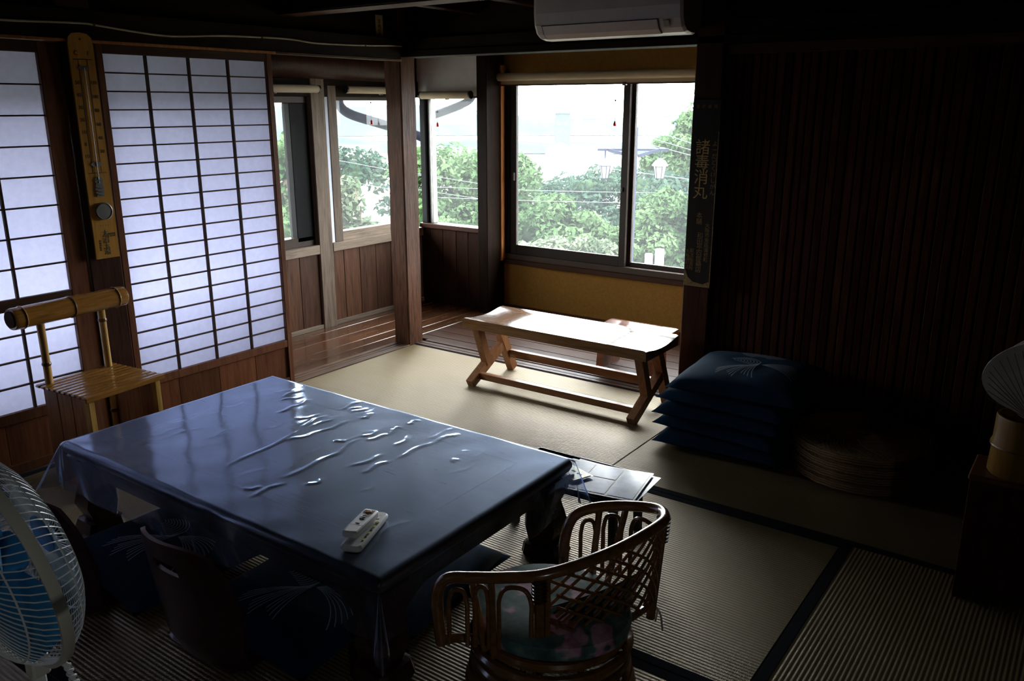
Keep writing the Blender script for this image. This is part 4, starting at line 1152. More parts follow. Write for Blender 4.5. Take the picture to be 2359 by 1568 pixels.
MB().box(-0.010, 0.010, q[1] - 0.008, q[1] + 0.008, q[2] - 0.060, q[2] - 0.026, 0.003).build('guard_clip', M['white_plastic'], fan)
q = fp(R0 + 0.004, -pi / 2 + 0.32, 0.01)
cord = []
for k in range(90):
    t = k / 89; a = t * 2 * pi * 9
    c = Vector((q[0] + 0.020 * t, q[1] + 0.010 + 0.012 * t, q[2] - 0.012 - 0.085 * t))
    cord.append(c + Vector(((0.004 + 0.003 * t) * cos(a), (0.004 + 0.003 * t) * sin(a), 0)))
MB().tube(cord, 0.0022, 5).build('coiled_cord', M['white_plastic'], fan, smooth=True)
MB().tube([(q[0], q[1], q[2]), (q[0], q[1] + 0.010, q[2] - 0.014), (q[0] + 0.010, q[1] + 0.016, q[2] - 0.055), (q[0] + 0.022, q[1] + 0.022, q[2] - 0.12), (q[0] + 0.03, q[1] + 0.02, 0.3), (0.02, -0.05, 0.03)], 0.004, 6).build('cord_lead', M['white_plastic'], fan, smooth=True)

# ------------------------------------------------------------------ air conditioner above the far lintel
ac = thing('air_conditioner', 'white wall air conditioner above the big window', 'air conditioner', (-1.985, 3.70, 1.737))
pr = [(0.0, 0.03), (0.0, 0.285), (-0.185, 0.285), (-0.200, 0.275), (-0.207, 0.22), (-0.207, 0.115), (-0.200, 0.062), (-0.180, 0.024), (-0.150, 0.006), (-0.11, 0.0), (-0.06, 0.0)]
MB().prism(pr, 'x', -0.375, 0.345).build('body', M['ac_white'], ac)
ins = [(0.0 + (y + 0.1) * 0.94 - 0.1, 0.14 + (z - 0.14) * 0.95) for y, z in pr]
MB().loft([[(0.345, y, z) for y, z in pr], [(0.362, y, z) for y, z in pr], [(0.375, y, z) for y, z in ins]]).build('end_cap', M['ac_white'], ac)
MB().loft([[(-0.375, y, z) for y, z in pr], [(-0.388, y, z) for y, z in ins]]).build('end_cap', M['ac_white'], ac)
fl = [(-0.2025, 0.058), (-0.182, 0.0205), (-0.152, 0.0025), (-0.150, 0.0065), (-0.179, 0.0245), (-0.1985, 0.060)]
MB().prism(fl, 'x', -0.34, 0.255).build('flap', M['ac_white'], ac)
MB().prism([(-0.2035, 0.0615), (-0.2035, 0.0590), (-0.199, 0.0590), (-0.199, 0.0615)], 'x', -0.345, 0.26).build('flap_gap', M['black'], ac)
for xx in (-0.343, 0.257):
    MB().prism([(-0.2037, 0.0600), (-0.1833, 0.0215), (-0.1525, 0.0035), (-0.151, 0.0065), (-0.180, 0.0245), (-0.2000, 0.060)], 'x', xx, xx + 0.003).build('flap_gap', M['black'], ac)
MB().prism([(-0.2038, 0.052), (-0.1905, 0.0285), (-0.1885, 0.030), (-0.2015, 0.0535)], 'x', 0.285, 0.310).build('indicator', M['metal'], ac, label='small grey indicator window')

# hanging pull ring in front of it
pr_ = thing('pull_ring', 'dark pull ring hanging on a cord before the air conditioner', 'ring', (-1.72, 2.75, 1.828))
MB().tube([(0.013 * cos(a), 0.004 * cos(a), 0.013 * sin(a) + 0.004) for a in np.linspace(-1.1 * pi - 0.2, 0.1 * pi + 0.2, 20)], 0.0028, 6).build('hook', M['rattan_wrap'], pr_, smooth=True)
MB().tube([(0.0, 0, 0.018), (0, 0, 0.232)], 0.0018, 5).build('cord', M['rattan_wrap'], pr_)
MB().tube([(-0.0135, 0, 0.012), (0, 0, 0.022), (0.0135, 0, 0.012)], 0.0022, 5).build('clasp', M['rattan_wrap'], pr_)

# ------------------------------------------------------------------ rolled-up blinds
def blind(label, p0, p1, r, drop, group='rolled cream blinds over the windows'):
    p0 = Vector(p0); p1 = Vector(p1); c = (p0 + p1) / 2; d = (p1 - p0) / 2
    o = thing('roller_blind', label, 'blind', c)
    MB().tube([-d, -d * 0.98, d * 0.98, d], [r * 0.92, r, r, r * 0.92], 18).build('fabric_roll', M['blind'], o, smooth=True)
    for e in (-1, 1):
        n = d.normalized() * e
        MB().tube([d * e, d * e + n * 0.012], r * 1.02, 14).build('end_bracket', M['black'], o, smooth=True)
    side = Vector((0, 0, 1)).cross(d.normalized())
    if side.dot(-c) > 0: side = -side
    off = side * (r * 0.55)
    a = -d * 0.985 + off; b = d * 0.985 + off
    MB().bar(a + Vector((0, 0, -drop / 2 - r * 0.3)), b + Vector((0, 0, -drop / 2 - r * 0.3)), 0.003, drop + r * 0.6, (0, 0, 1)).build('fabric_edge', M['blind'], o)
    zb = -drop - r * 0.6
    MB().bar(a + Vector((0, 0, zb)), b + Vector((0, 0, zb)), 0.008, 0.009, (0, 0, 1)).build('bottom_bar', M['sash_brown'], o)
    mid = (a + b) / 2 + d * 0.05 - side * 0.006
    MB().box(mid.x - 0.012, mid.x + 0.012, mid.y - 0.012, mid.y + 0.012, zb - 0.012, zb + 0.008, 0.003).build('pull_tab', M['rattan_wrap'], o)
    return o
blind('short cream roller blind over the leftmost window beside the paper door', (-4.125, 3.00, 1.535), (-4.125, 3.700, 1.535), 0.023, 0.006)
blind('cream roller blind between the grey post and the corner post', (-4.125, 3.945, 1.535), (-4.125, 4.55, 1.535), 0.023, 0.004)
blind('cream roller blind under the white plaster panel', (-4.10, 4.635, 1.506), (-3.665, 4.635, 1.506), 0.026, 0.004)
blind('longest cream roller blind, above the big window', (-3.605, 4.79, 1.622), (-1.64, 4.79, 1.622), 0.026, 0.038)

# little charms hanging in the windows
def charm(label, p, l, bug):
    o = thing('hanging_charm', label, 'ornament', p)
    MB().tube([(0, 0, 0), (0, 0, -l)], 0.0007, 4).build('thread', M['ink'], o)
    MB().lathe([(0.001, -l - 0.026), (0.009, -l - 0.024), (0.0105, -l - 0.014), (0.006, -l - 0.003), (0.002, -l)], n=12).build('bead', M['red'], o, smooth=True, label='red glass bead')
    MB().lathe([(0.006, -l - 0.004), (0.0045, -l + 0.003), (0.001, -l + 0.006)], n=10).build('bead_cap', M['ink'], o, smooth=True)
    b = MB()
    b.sphere((0, 0, -l * bug), (0.005, 0.005, 0.007), 8, 6)
    for k in range(6):
        a = k * pi / 3 + 0.4
        b.tube([(0, 0, -l * bug), (0.010 * cos(a), 0.010 * sin(a), -l * bug + 0.005), (0.015 * cos(a), 0.015 * sin(a), -l * bug - 0.006)], 0.0009, 4)
    b.build('figure', M['ink'] if bug != 0.42 else M['dark_pipe'], o, smooth=True)
charm('hanging red bead charm in the window left of the corner post', (-4.10, 4.13, 1.505), 0.165, 0.30)
charm('hanging red bead charm in the narrow window right of the corner post', (-3.96, 4.64, 1.476), 0.158, 0.52)
charm('hanging red bead charm in the big window by the middle stile', (-2.635, 4.80, 1.562), 0.225, 0.42)

# ------------------------------------------------------------------ thermometer board on the left wall post
th_ = thing('wall_thermometer', 'tall ochre thermometer board on the post between the paper doors', 'thermometer', (-3.402, 1.8375, 1.262))
P = [(-0.050, -0.440), (0.050, -0.440), (0.050, 0.405), (0.046, 0.432), (0.030, 0.446), (0.0, 0.450), (-0.030, 0.446), (-0.046, 0.432), (-0.050, 0.405)]
MB().prism(P, 'x', 0.0, 0.009).build('board', M['thermo'], th_)
RX = (radians(90), 0, radians(90))
fx = 0.0096
text('C', 0.024, M['ink'], th_, (fx, -0.024, 0.372), RX); text('F', 0.024, M['ink'], th_, (fx, 0.026, 0.372), RX)
MB().lathe([(0.004, -0.0005), (0.004, 0.001)], n=10).build('hang_hole', M['ink'], th_).matrix_local = Matrix.Translation((0.009, 0, 0.425)) @ Matrix.Rotation(radians(90), 4, 'Y')
for z0, a, b in ((0.350, -0.038, 0.038), (-0.090, -0.038, 0.038)):
    MB().box(0.0085, 0.0098, a, b, z0 - 0.0015, z0 + 0.0015).build('scale_line', M['ink'], th_)
for y in (-0.018, 0.018):
    MB().box(0.0085, 0.0096, y - 0.0012, y + 0.0012, -0.088, 0.350).build('scale_line', M['ink'], th_)
for i in range(45):
    z0 = -0.050 + 0.0083 * i; l = 0.006 if i % 5 else 0.011
    for s in (-1, 1):
        MB().box(0.0085, 0.0094, min(s * 0.018, s * (0.018 - l)), max(s * 0.018, s * (0.018 - l)), z0 - 0.0004, z0 + 0.0004).build('scale_tick', M['ink'], th_)
for i, s in enumerate(('50', '40', '30', '20', '10', '0', '10')):
    text(s, 0.021, M['ink'], th_, (fx, -0.032, 0.262 - 0.0475 * i), RX, 'numeral')
for i, s in enumerate(('120', '100', '80', '60', '40', '20')):
    text(s, 0.019, M['ink'], th_, (fx, 0.033, 0.262 - 0.0535 * i), RX, 'numeral')
MB().tube([(0.014, 0, 0.318), (0.014, 0, -0.13)], 0.0022, 8).build('glass_tube', M['vinyl'], th_, smooth=True)
for z0 in (0.318, -0.055):
    MB().prism([(-0.024, z0), (-0.014, z0 + 0.010), (0, z0 + 0.007), (0.014, z0 + 0.010), (0.024, z0), (0.014, z0 - 0.010), (0, z0 - 0.006), (-0.014, z0 - 0.010)], 'x', 0.009, 0.013).build('tube_clasp', M['metal'], th_)
MB().prism([(-0.018, -0.115), (-0.010, -0.105), (0.010, -0.105), (0.018, -0.115), (0.015, -0.135), (0.019, -0.155), (0.015, -0.185), (-0.015, -0.185), (-0.019, -0.155), (-0.015, -0.135)], 'x', 0.009, 0.013).build('bulb_plate', M['metal'], th_)
for k in range(5):
    MB().bar((0.015, -0.012, -0.118 - 0.014 * k), (0.015, 0.012, -0.122 - 0.014 * k), 0.004, 0.005).build('bulb_rib', M['metal'], th_)
dial = MB().lathe([(0.034, 0.0), (0.036, 0.004), (0.036, 0.011), (0.032, 0.014), (0.030, 0.0115), (0.002, 0.012)], n=36).build('dial', M['metal'], th_, smooth=True, label='round grey metal dial')
dial.matrix_local = Matrix.Translation((0.009, 0.003, -0.245)) @ Matrix.Rotation(radians(90), 4, 'Y')
text('太\n沼\n玉\n湯', 0.030, M['ink'], th_, (fx, 0.000, -0.376), RX, spacing=0.85)
text('電話番號\n三五八番', 0.0085, M['ink'], th_, (fx, 0.026, -0.345), RX)
text('・・・ ・・', 0.010, M['ink'], th_, (fx, -0.004, -0.304), RX)
text('丸\n龜\n港\n町\n店', 0.0095, M['ink'], th_, (fx, -0.026, -0.385), RX)

# ------------------------------------------------------------------ black signboard with gold letters on the right post
sg = thing('signboard', 'long black signboard with gold characters hung on the right post', 'sign', (-1.552, 3.690, 1.035))
MB().box(-0.068, 0.068, -0.012, 0.006, -0.430, 0.430, 0.003).build('board', M['board_sign'], sg)
for a in ((0.062, 0.066, -0.425, 0.29),):
    MB().box(a[0], a[1], -0.0135, -0.011, a[2], a[3]).build('frame_line', M['gold_dim'], sg)
RY = (radians(90), 0, 0); fy = -0.0128
text('諸\n毒\n消\n丸', 0.072, M['gold'], sg, (-0.008, fy, 0.115), RY, 'gold_lettering', spacing=0.93)
text('よ\nー\nだ\nど\nく\nけ\nし\nが\nん', 0.026, M['gold_dim'], sg, (0.049, fy, 0.125), RY, 'gold_lettering', spacing=1.05)
text('官  許  藥  館', 0.018, M['gold_dim'], sg, (0.0, fy, 0.397), RY, 'gold_lettering')
text('本\n舗', 0.030, M['gold_dim'], sg, (-0.005, fy, -0.105), RY, 'gold_lettering', spacing=0.95)
text('和\n田\n平\n四\n郎\n藥\n店', 0.030, M['gold_dim'], sg, (0.004, fy, -0.265), RY, 'gold_lettering', spacing=0.90)
text('大\n阪\n市\n東\n區\n道\n修\n町', 0.024, M['gold_dim'], sg, (0.038, fy, -0.215), RY, 'gold_lettering', spacing=0.95)
text('取\n次\n販\n賣\n所', 0.022, M['gold_dim'], sg, (-0.032, fy, -0.300), RY, 'gold_lettering', spacing=0.95)
text('丸\n龜\n通\n町\n店', 0.020, M['gold_dim'], sg, (-0.052, fy, -0.300), RY, 'gold_lettering', spacing=0.95)
MB().prism([(-0.066, -0.426), (0.062, -0.426), (0.066, -0.395), (0.03, -0.412), (-0.02, -0.405), (-0.045, -0.385), (-0.062, -0.345)], 'y', -0.0134, -0.0115).build('worn_edge', M['gold_dim'], sg)

# paper talisman and cable on the upper left wall
pt_ = thing('paper_talisman', 'small white paper slip with red and black writing above the lintel', 'paper', (-3.458, 3.575, 1.845))
MB().box(0, 0.0015, -0.028, 0.028, -0.072, 0.072).build('paper_strip', M['card'], pt_)
text('家\n内\n安\n全', 0.026, M['ink'], pt_, (0.002, 0.0, 0.0), RX, spacing=0.95)
text('印', 0.022, M['red_ink'], pt_, (0.0021, 0.002, 0.012), RX)
cb = [(-3.398, 1.35, 1.740), (-3.398, 1.563, 1.737), (-3.398, 1.84, 1.747), (-3.398, 1.93, 1.742), (-3.398, 2.10, 1.728), (-3.398, 2.25, 1.723), (-3.398, 2.50, 1.740), (-3.398, 2.78, 1.748), (-3.398, 2.92, 1.747), (-3.398, 3.05, 1.739), (-3.398, 3.25, 1.742), (-3.398, 3.45, 1.749), (-3.398, 3.62, 1.757), (-3.398, 3.685, 1.757)]
ca = thing('wall_cable', 'cream cable sagging along the lintel of the left wall', 'cable', (-3.398, 2.4, 1.74))
MB().tube([(p[0] + 3.398, p[1] - 2.4, p[2] - 1.74) for p in spline(cb, 5)], 0.0042, 6).build('cable', M['cable'], ca, smooth=True)
for y, z in ((1.905, 1.7445), (2.72, 1.7475), (3.40, 1.748)):
    MB().box(-0.004, 0.006, y - 2.4 - 0.004, y - 2.4 + 0.004, z - 1.74 - 0.006, z - 1.74 + 0.006, 0.001).build('cable_clip', M['ink'], ca)

# ------------------------------------------------------------------ box with bamboo pot and paper fans at the right edge
bx = thing('wooden_box', 'dark wooden box stand at the right edge of the picture', 'box', (0.02, 2.690, 0))
for a in ((-0.235, -0.217), (0.217, 0.235)):
    MB().box(a[0], a[1], -0.085, 0.085, 0.0, 0.385, 0.002).build('side_panel', M['red_post'], bx)
MB().box(-0.217, 0.217, -0.085, -0.070, 0.04, 0.385, 0.002).build('front_panel', M['red_post'], bx)
MB().box(-0.217, 0.217, 0.070, 0.085, 0.0, 0.385, 0.002).build('back_panel', M['red_post'], bx)
MB().box(-0.240, 0.240, -0.092, 0.092, 0.385, 0.403, 0.004).build('top', M['door_panel'], bx)
bp = thing('bamboo_pot', 'thick bamboo cylinder holding paper fans on the wooden box', 'pot', (-0.098, 2.690, 0.403))
MB().loft([[(r * cos(a), r * sin(a), z) for a in np.linspace(0, 2 * pi, 32, endpoint=False)] for r, z in ((0.084, 0), (0.087, 0.004), (0.084, 0.07), (0.088, 0.083), (0.088, 0.090), (0.084, 0.10), (0.083, 0.170), (0.081, 0.176), (0.075, 0.176), (0.074, 0.02))]).build('cylinder', M['bamboo_old'], bp, smooth=True)
MB().tube([(0.0875 * cos(a), 0.0875 * sin(a), 0.0865) for a in np.linspace(0, 2 * pi, 32, endpoint=False)], 0.003, 5, closed=True).build('node_ring', M['bamboo_node'], bp, smooth=True)
def uchiwa(label, locv, rot):
    o = thing('paper_fan', label, 'fan', locv, 0, 'paper fans standing in the bamboo pot')
    o.rotation_euler = rot
    P = []
    for a in np.linspace(-0.35 * pi, 1.35 * pi, 36):
        P.append((0.128 * cos(a) * (1 + 0.05 * cos(2 * a)), 0.245 + 0.108 * sin(a)))
    P += [(-0.03, 0.125), (0.0, 0.115), (0.03, 0.125)]
    P = P[:]
    MB().prism(P, 'y', -0.0012, 0.0012).build('paper_leaf', M['card'], o)
    r = MB()
    for k in range(-11, 12):
        a = radians(90 + k * 6.6)
        l = 0.215
        for s in (-1, 1):
            r.bar((0.012 * cos(a), s * 0.0016, 0.118 + 0.01 * sin(a)), (min(0.118, max(-0.118, l * cos(a) * 0.80)), s * 0.0016, 0.118 + min(l, 0.225) * sin(a)), 0.0014, 0.0008, (0, 1, 0))
    r.build('rib', M['bamboo_node'], o, kind='stuff')
    MB().tube([(0, 0, 0.0), (0, 0, 0.125)], 0.007, 8).build('handle', M['bamboo_z'], o, smooth=True)
    return o
uchiwa('front round paper fan standing in the bamboo pot', (-0.075, 2.660, 0.468), (radians(6), radians(-6), radians(12)))
uchiwa('rear paper fan behind the front one in the bamboo pot', (-0.072, 2.705, 0.478), (radians(4), radians(3), radians(8)))

# ------------------------------------------------------------------ outdoors
ground = setting('ground')
def gz(d):
    if d < 11: return -0.75
    if d < 60: return -0.75 - (d - 11) * 0.26
    return -13.5 - (min(d, 300) - 60) * 0.02
g = MB()
ds = [0.3, 4.0, 7, 11, 16, 22, 30, 42, 60, 90, 140, 220, 340, 520, 900]
az = np.linspace(radians(-180), radians(180), 73)
grid = [[(d * sin(a), d * cos(a), gz(d)) for a in az] for d in ds]
vs = [p for r in grid for p in r]; n = len(az)
g.add(vs, [(j * n + i, j * n + i + 1, (j + 1) * n + i + 1, (j + 1) * n + i) for j in range(len(ds) - 1) for i in range(n - 1)])
M['grass'] = plain('grassy_slope', (0.13, 0.125, 0.10), 0.9, var=0.5, scale=0.4, spec=0.1)
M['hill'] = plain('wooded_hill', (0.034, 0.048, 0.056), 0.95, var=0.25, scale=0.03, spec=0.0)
g.build('slope', M['grass'], ground, normals=False)
hl = setting('hills')
def ridge(R, h0, seed, name):
    rnd = random.Random(seed); A = np.linspace(radians(-80), radians(20), 80)
    ph = [rnd.uniform(0, 6) for _ in range(5)]
    rings = []
    for a in A:
        h = h0 + sum((7.0 / (k + 1)) * sin(a * (5 + 6 * k) + ph[k]) for k in range(5))
        rings.append([((R - 60 + 120 * t) * sin(a), (R - 60 + 120 * t) * cos(a), -18 + (h + 18) * sin(pi * t) ** 0.7) for t in np.linspace(0, 1, 9)])
    MB().loft(rings, caps=False).build(name, M['hill'], hl, smooth=True)
ridge(640, 2, 3, 'ridge'); ridge(420, -9, 8, 'ridge')

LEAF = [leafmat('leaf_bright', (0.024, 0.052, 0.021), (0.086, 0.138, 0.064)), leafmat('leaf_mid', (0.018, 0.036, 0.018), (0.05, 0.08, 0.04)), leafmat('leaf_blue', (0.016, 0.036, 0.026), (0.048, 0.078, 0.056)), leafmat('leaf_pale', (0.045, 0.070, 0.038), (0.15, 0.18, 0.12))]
M['bark'] = plain('bark', (0.14, 0.11, 0.085), 0.9, var=0.3)
rng = np.random.default_rng(11)
def tree(name, label, cat, base, blobs, nleaf, size, mat, trunk=0.09, group=None, branch=None):
    """blobs: (dx, dy, z, rx, ry, rz) lobes of the crown; leaves lie on their shells"""
    bz = gz(hypot(base[0], base[1]))
    o = thing(name, label, cat, (base[0], base[1], bz), 0, group)
    B = np.array(blobs, float)
    # small lobes over each big lobe for a knobbly crown
    C = []
    for b in B:
        k = 16
        v = rng.normal(size=(k, 3)); v /= np.linalg.norm(v, axis=1)[:, None]; v[:, 2] = np.abs(v[:, 2]) * 1.0 - 0.25
        for q in v:
            s = rng.uniform(0.30, 0.46)
            C.append((b[0] + q[0] * b[3] * 0.78, b[1] + q[1] * b[4] * 0.78, b[2] + q[2] * b[5] * 0.78, b[3] * s, b[4] * s, b[5] * s))
    C = np.array(C)
    w = (C[:, 3] * C[:, 4]); idx = rng.choice(len(C), nleaf, p=w / w.sum())
    d = rng.normal(size=(nleaf, 3)); d /= np.linalg.norm(d, axis=1)[:, None]
    rad = rng.uniform(0.72, 1.08, nleaf)[:, None]
    cen = C[idx, :3] + d * C[idx, 3:6] * rad
    cen[:, 2] -= bz
    nr = d * 0.7 + rng.normal(size=(nleaf, 3)) * 0.55 + np.array([0, 0, 0.45]); nr /= np.linalg.norm(nr, axis=1)[:, None]
    t = np.cross(nr, rng.normal(size=(nleaf, 3))); t /= np.linalg.norm(t, axis=1)[:, None]; b2 = np.cross(nr, t)
    s = size * rng.uniform(0.6, 1.3, nleaf)[:, None]
    V = np.stack([cen - t * s, cen - b2 * s * 0.5, cen + t * s, cen + b2 * s * 0.5], 1).reshape(-1, 3)
    me = bpy.data.meshes.new('foliage')
    me.vertices.add(len(V)); me.vertices.foreach_set('co', V.ravel())
    me.loops.add(len(V)); me.loops.foreach_set('vertex_index', np.arange(len(V), dtype=np.int32))
    me.polygons.add(nleaf); me.polygons.foreach_set('loop_start', np.arange(0, len(V), 4, dtype=np.int32))
    me.update(); me.validate(); me.materials.append(mat)
    f = bpy.data.objects.new('foliage', me); COL.objects.link(f); f.parent = o; f['kind'] = 'stuff'
    m = MB()
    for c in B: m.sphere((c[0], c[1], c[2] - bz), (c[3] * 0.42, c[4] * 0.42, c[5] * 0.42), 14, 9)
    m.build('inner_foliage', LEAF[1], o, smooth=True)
    top = max(b[2] for b in blobs) - bz
    tb_ = MB().tube([(0, 0, -0.3), (trunk * 0.4, 0, top * 0.5), (0, trunk * 0.3, top)], [trunk, trunk * 0.8, trunk * 0.35], 8)
    tb_.build('trunk', M['bark'], o, smooth=True)
    if branch:
        MB().tube(branch, trunk * 0.6, 7).build('branch', M['bark'], o, smooth=True)
    return o
tree('slender_tree', 'slender bright tree outside the leftmost window', 'tree', (-7.35, 6.05), [(0, 0, 0.85, .45, .45, .45), (-.12, .1, .35, .55, .5, .5), (.1, 0, -.15, .6, .55, .5), (0, 0, -.5, .65, .6, .4), (.45, -.3, .1, .4, .4, .5)], 6000, .052, LEAF[0])
tree('garden_shrub', 'pale shrub outside the window left of the corner post', 'shrub', (-7.35, 7.15), [(-.15, -.1, .28, .22, .22, .42), (0, 0, -.15, .4, .35, .3), (.35, .25, -.28, .35, .3, .22)], 4200, .045, LEAF[3], .03)
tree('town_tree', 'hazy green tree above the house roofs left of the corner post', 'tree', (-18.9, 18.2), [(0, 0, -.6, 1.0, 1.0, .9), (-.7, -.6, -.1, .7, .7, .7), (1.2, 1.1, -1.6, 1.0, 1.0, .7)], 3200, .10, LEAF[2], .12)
tree('broad_tree', 'broad rounded tree filling the narrow window', 'tree', (-13.0, 15.8), [(0, 0, -.1, 1.1, 1.1, .75), (-.75, -.5, -.15, .7, .7, .6), (.7, .5, -.2, .8, .8, .6), (0, 0, -.9, 1.3, 1.2, .8), (.3, 0, -1.6, 1.5, 1.4, .8)], 11000, .075, LEAF[0], .14, None, [(-.3, 0, 1.6), (.25, .1, 2.4), (.75, .3, 2.9)])
tree('garden_shrub', 'bright low shrub at the sill of the narrow window', 'shrub', (-7.15, 8.42), [(0, 0, -.22, .32, .3, .26), (.3, .2, -.3, .25, .25, .2)], 3000, .042, LEAF[0], .03)
tree('rounded_tree', 'pale green tree at the left side of the big window', 'tree', (-9.9, 14.0), [(0, 0, -.05, .55, .55, .55), (-.15, .1, -.7, .75, .7, .6), (.1, 0, -1.4, .9, .8, .7)], 5500, .07, LEAF[0], .12)
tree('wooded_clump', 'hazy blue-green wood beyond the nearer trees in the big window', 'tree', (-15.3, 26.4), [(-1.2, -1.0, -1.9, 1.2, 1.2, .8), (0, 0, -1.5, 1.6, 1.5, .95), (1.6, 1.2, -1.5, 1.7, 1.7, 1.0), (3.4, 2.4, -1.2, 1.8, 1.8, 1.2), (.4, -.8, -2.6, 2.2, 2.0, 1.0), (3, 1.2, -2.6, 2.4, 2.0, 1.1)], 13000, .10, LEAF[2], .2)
tree('bushy_tree', 'bushy tree in front at the lower half of the big window', 'tree', (-6.35, 10.2), [(-.15, 0, -.08, .36, .36, .36), (-.40, -.3, -.32, .42, .4, .35), (.20, .1, -.30, .42, .4, .32), (.55, .3, -.48, .45, .42, .32), (-.1, -.1, -.72, .75, .65, .4), (.6, .2, -.85, .6, .5, .35), (.15, -.25, -.50, .45, .4, .35)], 15000, .048, LEAF[0], .08)
tree('leafy_bush', 'pale leafy bush just outside the big window sill', 'shrub', (-5.75, 9.45), [(-.25, -.1, -.50, .42, .38, .26), (.20, .15, -.48, .40, .36, .28), (-.65, -.4, -.52, .36, .32, .24)], 6500, .040, LEAF[3], .05)
tree('rounded_tree', 'bright rounded tree outside the right sash of the big window', 'tree', (-4.78, 10.15), [(0, 0, .10, .34, .34, .32), (.26, .14, .04, .28, .28, .28), (-.05, 0, -.30, .50, .45, .38), (.15, .1, -.75, .60, .5, .4)], 12000, .048, LEAF[0], .07)
tree('tall_tree', 'tall airy tree at the upper right of the big window', 'tree', (-9.3, 21.4), [(.55, .2, 1.75, .65, .65, .7), (.35, .1, 1.05, .85, .8, .6), (-.2, -.1, .45, 1.0, .9, .45), (.5, .2, .1, 1.1, 1.0, .6), (-.6, -.3, -.05, .75, .7, .4), (.6, .3, 2.6, .5, .5, .5)], 8000, .085, LEAF[0], .12)
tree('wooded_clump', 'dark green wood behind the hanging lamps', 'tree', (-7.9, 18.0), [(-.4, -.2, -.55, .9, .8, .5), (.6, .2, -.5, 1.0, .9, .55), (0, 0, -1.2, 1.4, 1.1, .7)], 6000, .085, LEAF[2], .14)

# houses of the town in the haze
M['house_wall'] = plain('pale_house_wall', (0.66, 0.65, 0.63), 0.8, var=0.1)
M['house_roof'] = plain('grey_tile_roof', (0.060, 0.066, 0.080), 0.6, var=0.2)
M['house_glass'] = plain('house_window', (0.05, 0.06, 0.07), 0.2)
hr = random.Random(5)
M['tower_wall'] = plain('pale_blue_tower_wall', (0.055, 0.07, 0.075), 0.8, var=0.05, spec=0.05)
def house(label, x, y, w, d, h, rz, flat=False, group=None, name='distant_house'):
    o = thing(name, label, 'house' if not flat else 'building', (x, y, gz(hypot(x, y)) - 0.2), rz, group)
    MB().box(-w / 2, w / 2, -d / 2, d / 2, 0, h).build('wall', M['tower_wall' if flat else 'house_wall'], o)
    if flat:
        MB().box(-w / 2 - .2, w / 2 + .2, -d / 2 - .2, d / 2 + .2, h, h + .5).build('roof', M['tower_wall'], o)
    else:
        MB().prism([(-d / 2 - .6, h), (d / 2 + .6, h), (0, h + d * 0.28)], 'x', -w / 2 - .4, w / 2 + .4).build('roof', M['house_roof'], o)
    nf = max(1, int(h / 3)); nw = max(2, int(w / 3))
    for f in range(min(nf, 12)):
        for k in range(min(nw, 6)):
            xx = -w / 2 + w * (k + .5) / min(nw, 6)
            MB().box(xx - .55, xx + .55, -d / 2 - .06, -d / 2 + .02, f * 3 + 1, f * 3 + 2.2).build('window', M['house_glass'], o)
    return o
n = 0; placed = [(-172, 272)]
while n < 34:
    a = radians(hr.uniform(-58, -14)); dd = hr.uniform(75, 300)
    x, y = dd * sin(a), dd * cos(a)
    if any(hypot(x - p, y - q) < 17 for p, q in placed): continue
    placed.append((x, y))
    house('pale tiled house in the hazy town below the hill', x, y, hr.uniform(7, 13), hr.uniform(6, 9), hr.uniform(3, 6.2), hr.uniform(0, pi), False, 'houses of the hazy town')
    n += 1
house('pale tower block standing above the hazy town', -170, 270, 5.5, 5, 17, radians(32), True, None, 'tower_block')
house('small grey roofed house among the trees at the left of the big window', -27.5, 41.5, 3.4, 2.8, 1.6, radians(30), False, None, 'distant_house')

# downpipes outside the corner of the house
dp = thing('downpipe', 'pale grey vertical downpipe with sloping feed outside the narrow window', 'pipe', (-4.55, 5.2, -0.75))
def dpt(pts): return [(p[0] + 4.55, p[1] - 5.2, p[2] + 0.75) for p in pts]
MB().tube(dpt([(-4.55, 5.2, -0.75), (-4.55, 5.2, 1.26)]), 0.024, 12).build('pipe', M['grey_pipe'], dp, smooth=True)
MB().tube(dpt(spline([(-4.05, 5.2, 1.60), (-4.09, 5.2, 1.50), (-4.16, 5.2, 1.455), (-4.34, 5.2, 1.40), (-4.50, 5.2, 1.355), (-4.545, 5.2, 1.32), (-4.55, 5.2, 1.24)], 5)), 0.030, 12).build('feed_pipe', M['grey_pipe'], dp, smooth=True)
MB().tube(dpt([(-4.55, 5.2, 0.98), (-4.55, 5.2, 1.16)]), 0.029, 12).build('pipe_collar', M['dark_pipe'], dp, smooth=True)
d2 = thing('downpipe', 'dark sloping downpipe with an elbow outside the window left of the corner post', 'pipe', (-4.85, 4.6, 1.4))
MB().tube([(p[0] + 4.85, p[1] - 4.6, p[2] - 1.4) for p in spline([(-4.90, 4.60, 1.62), (-4.90, 4.595, 1.48), (-4.88, 4.61, 1.415), (-4.84, 4.68, 1.365), (-4.76, 4.85, 1.31), (-4.64, 5.08, 1.235), (-4.57, 5.20, 1.18)], 5)], 0.036, 14).build('pipe', M['dark_pipe'], d2, smooth=True)
MB().lathe([(0.04, 0.08), (0.075, 0.12), (0.075, 0.18), (0.04, 0.18)], (-0.05, 0, 0), 16).build('hopper', M['dark_pipe'], d2, smooth=True)

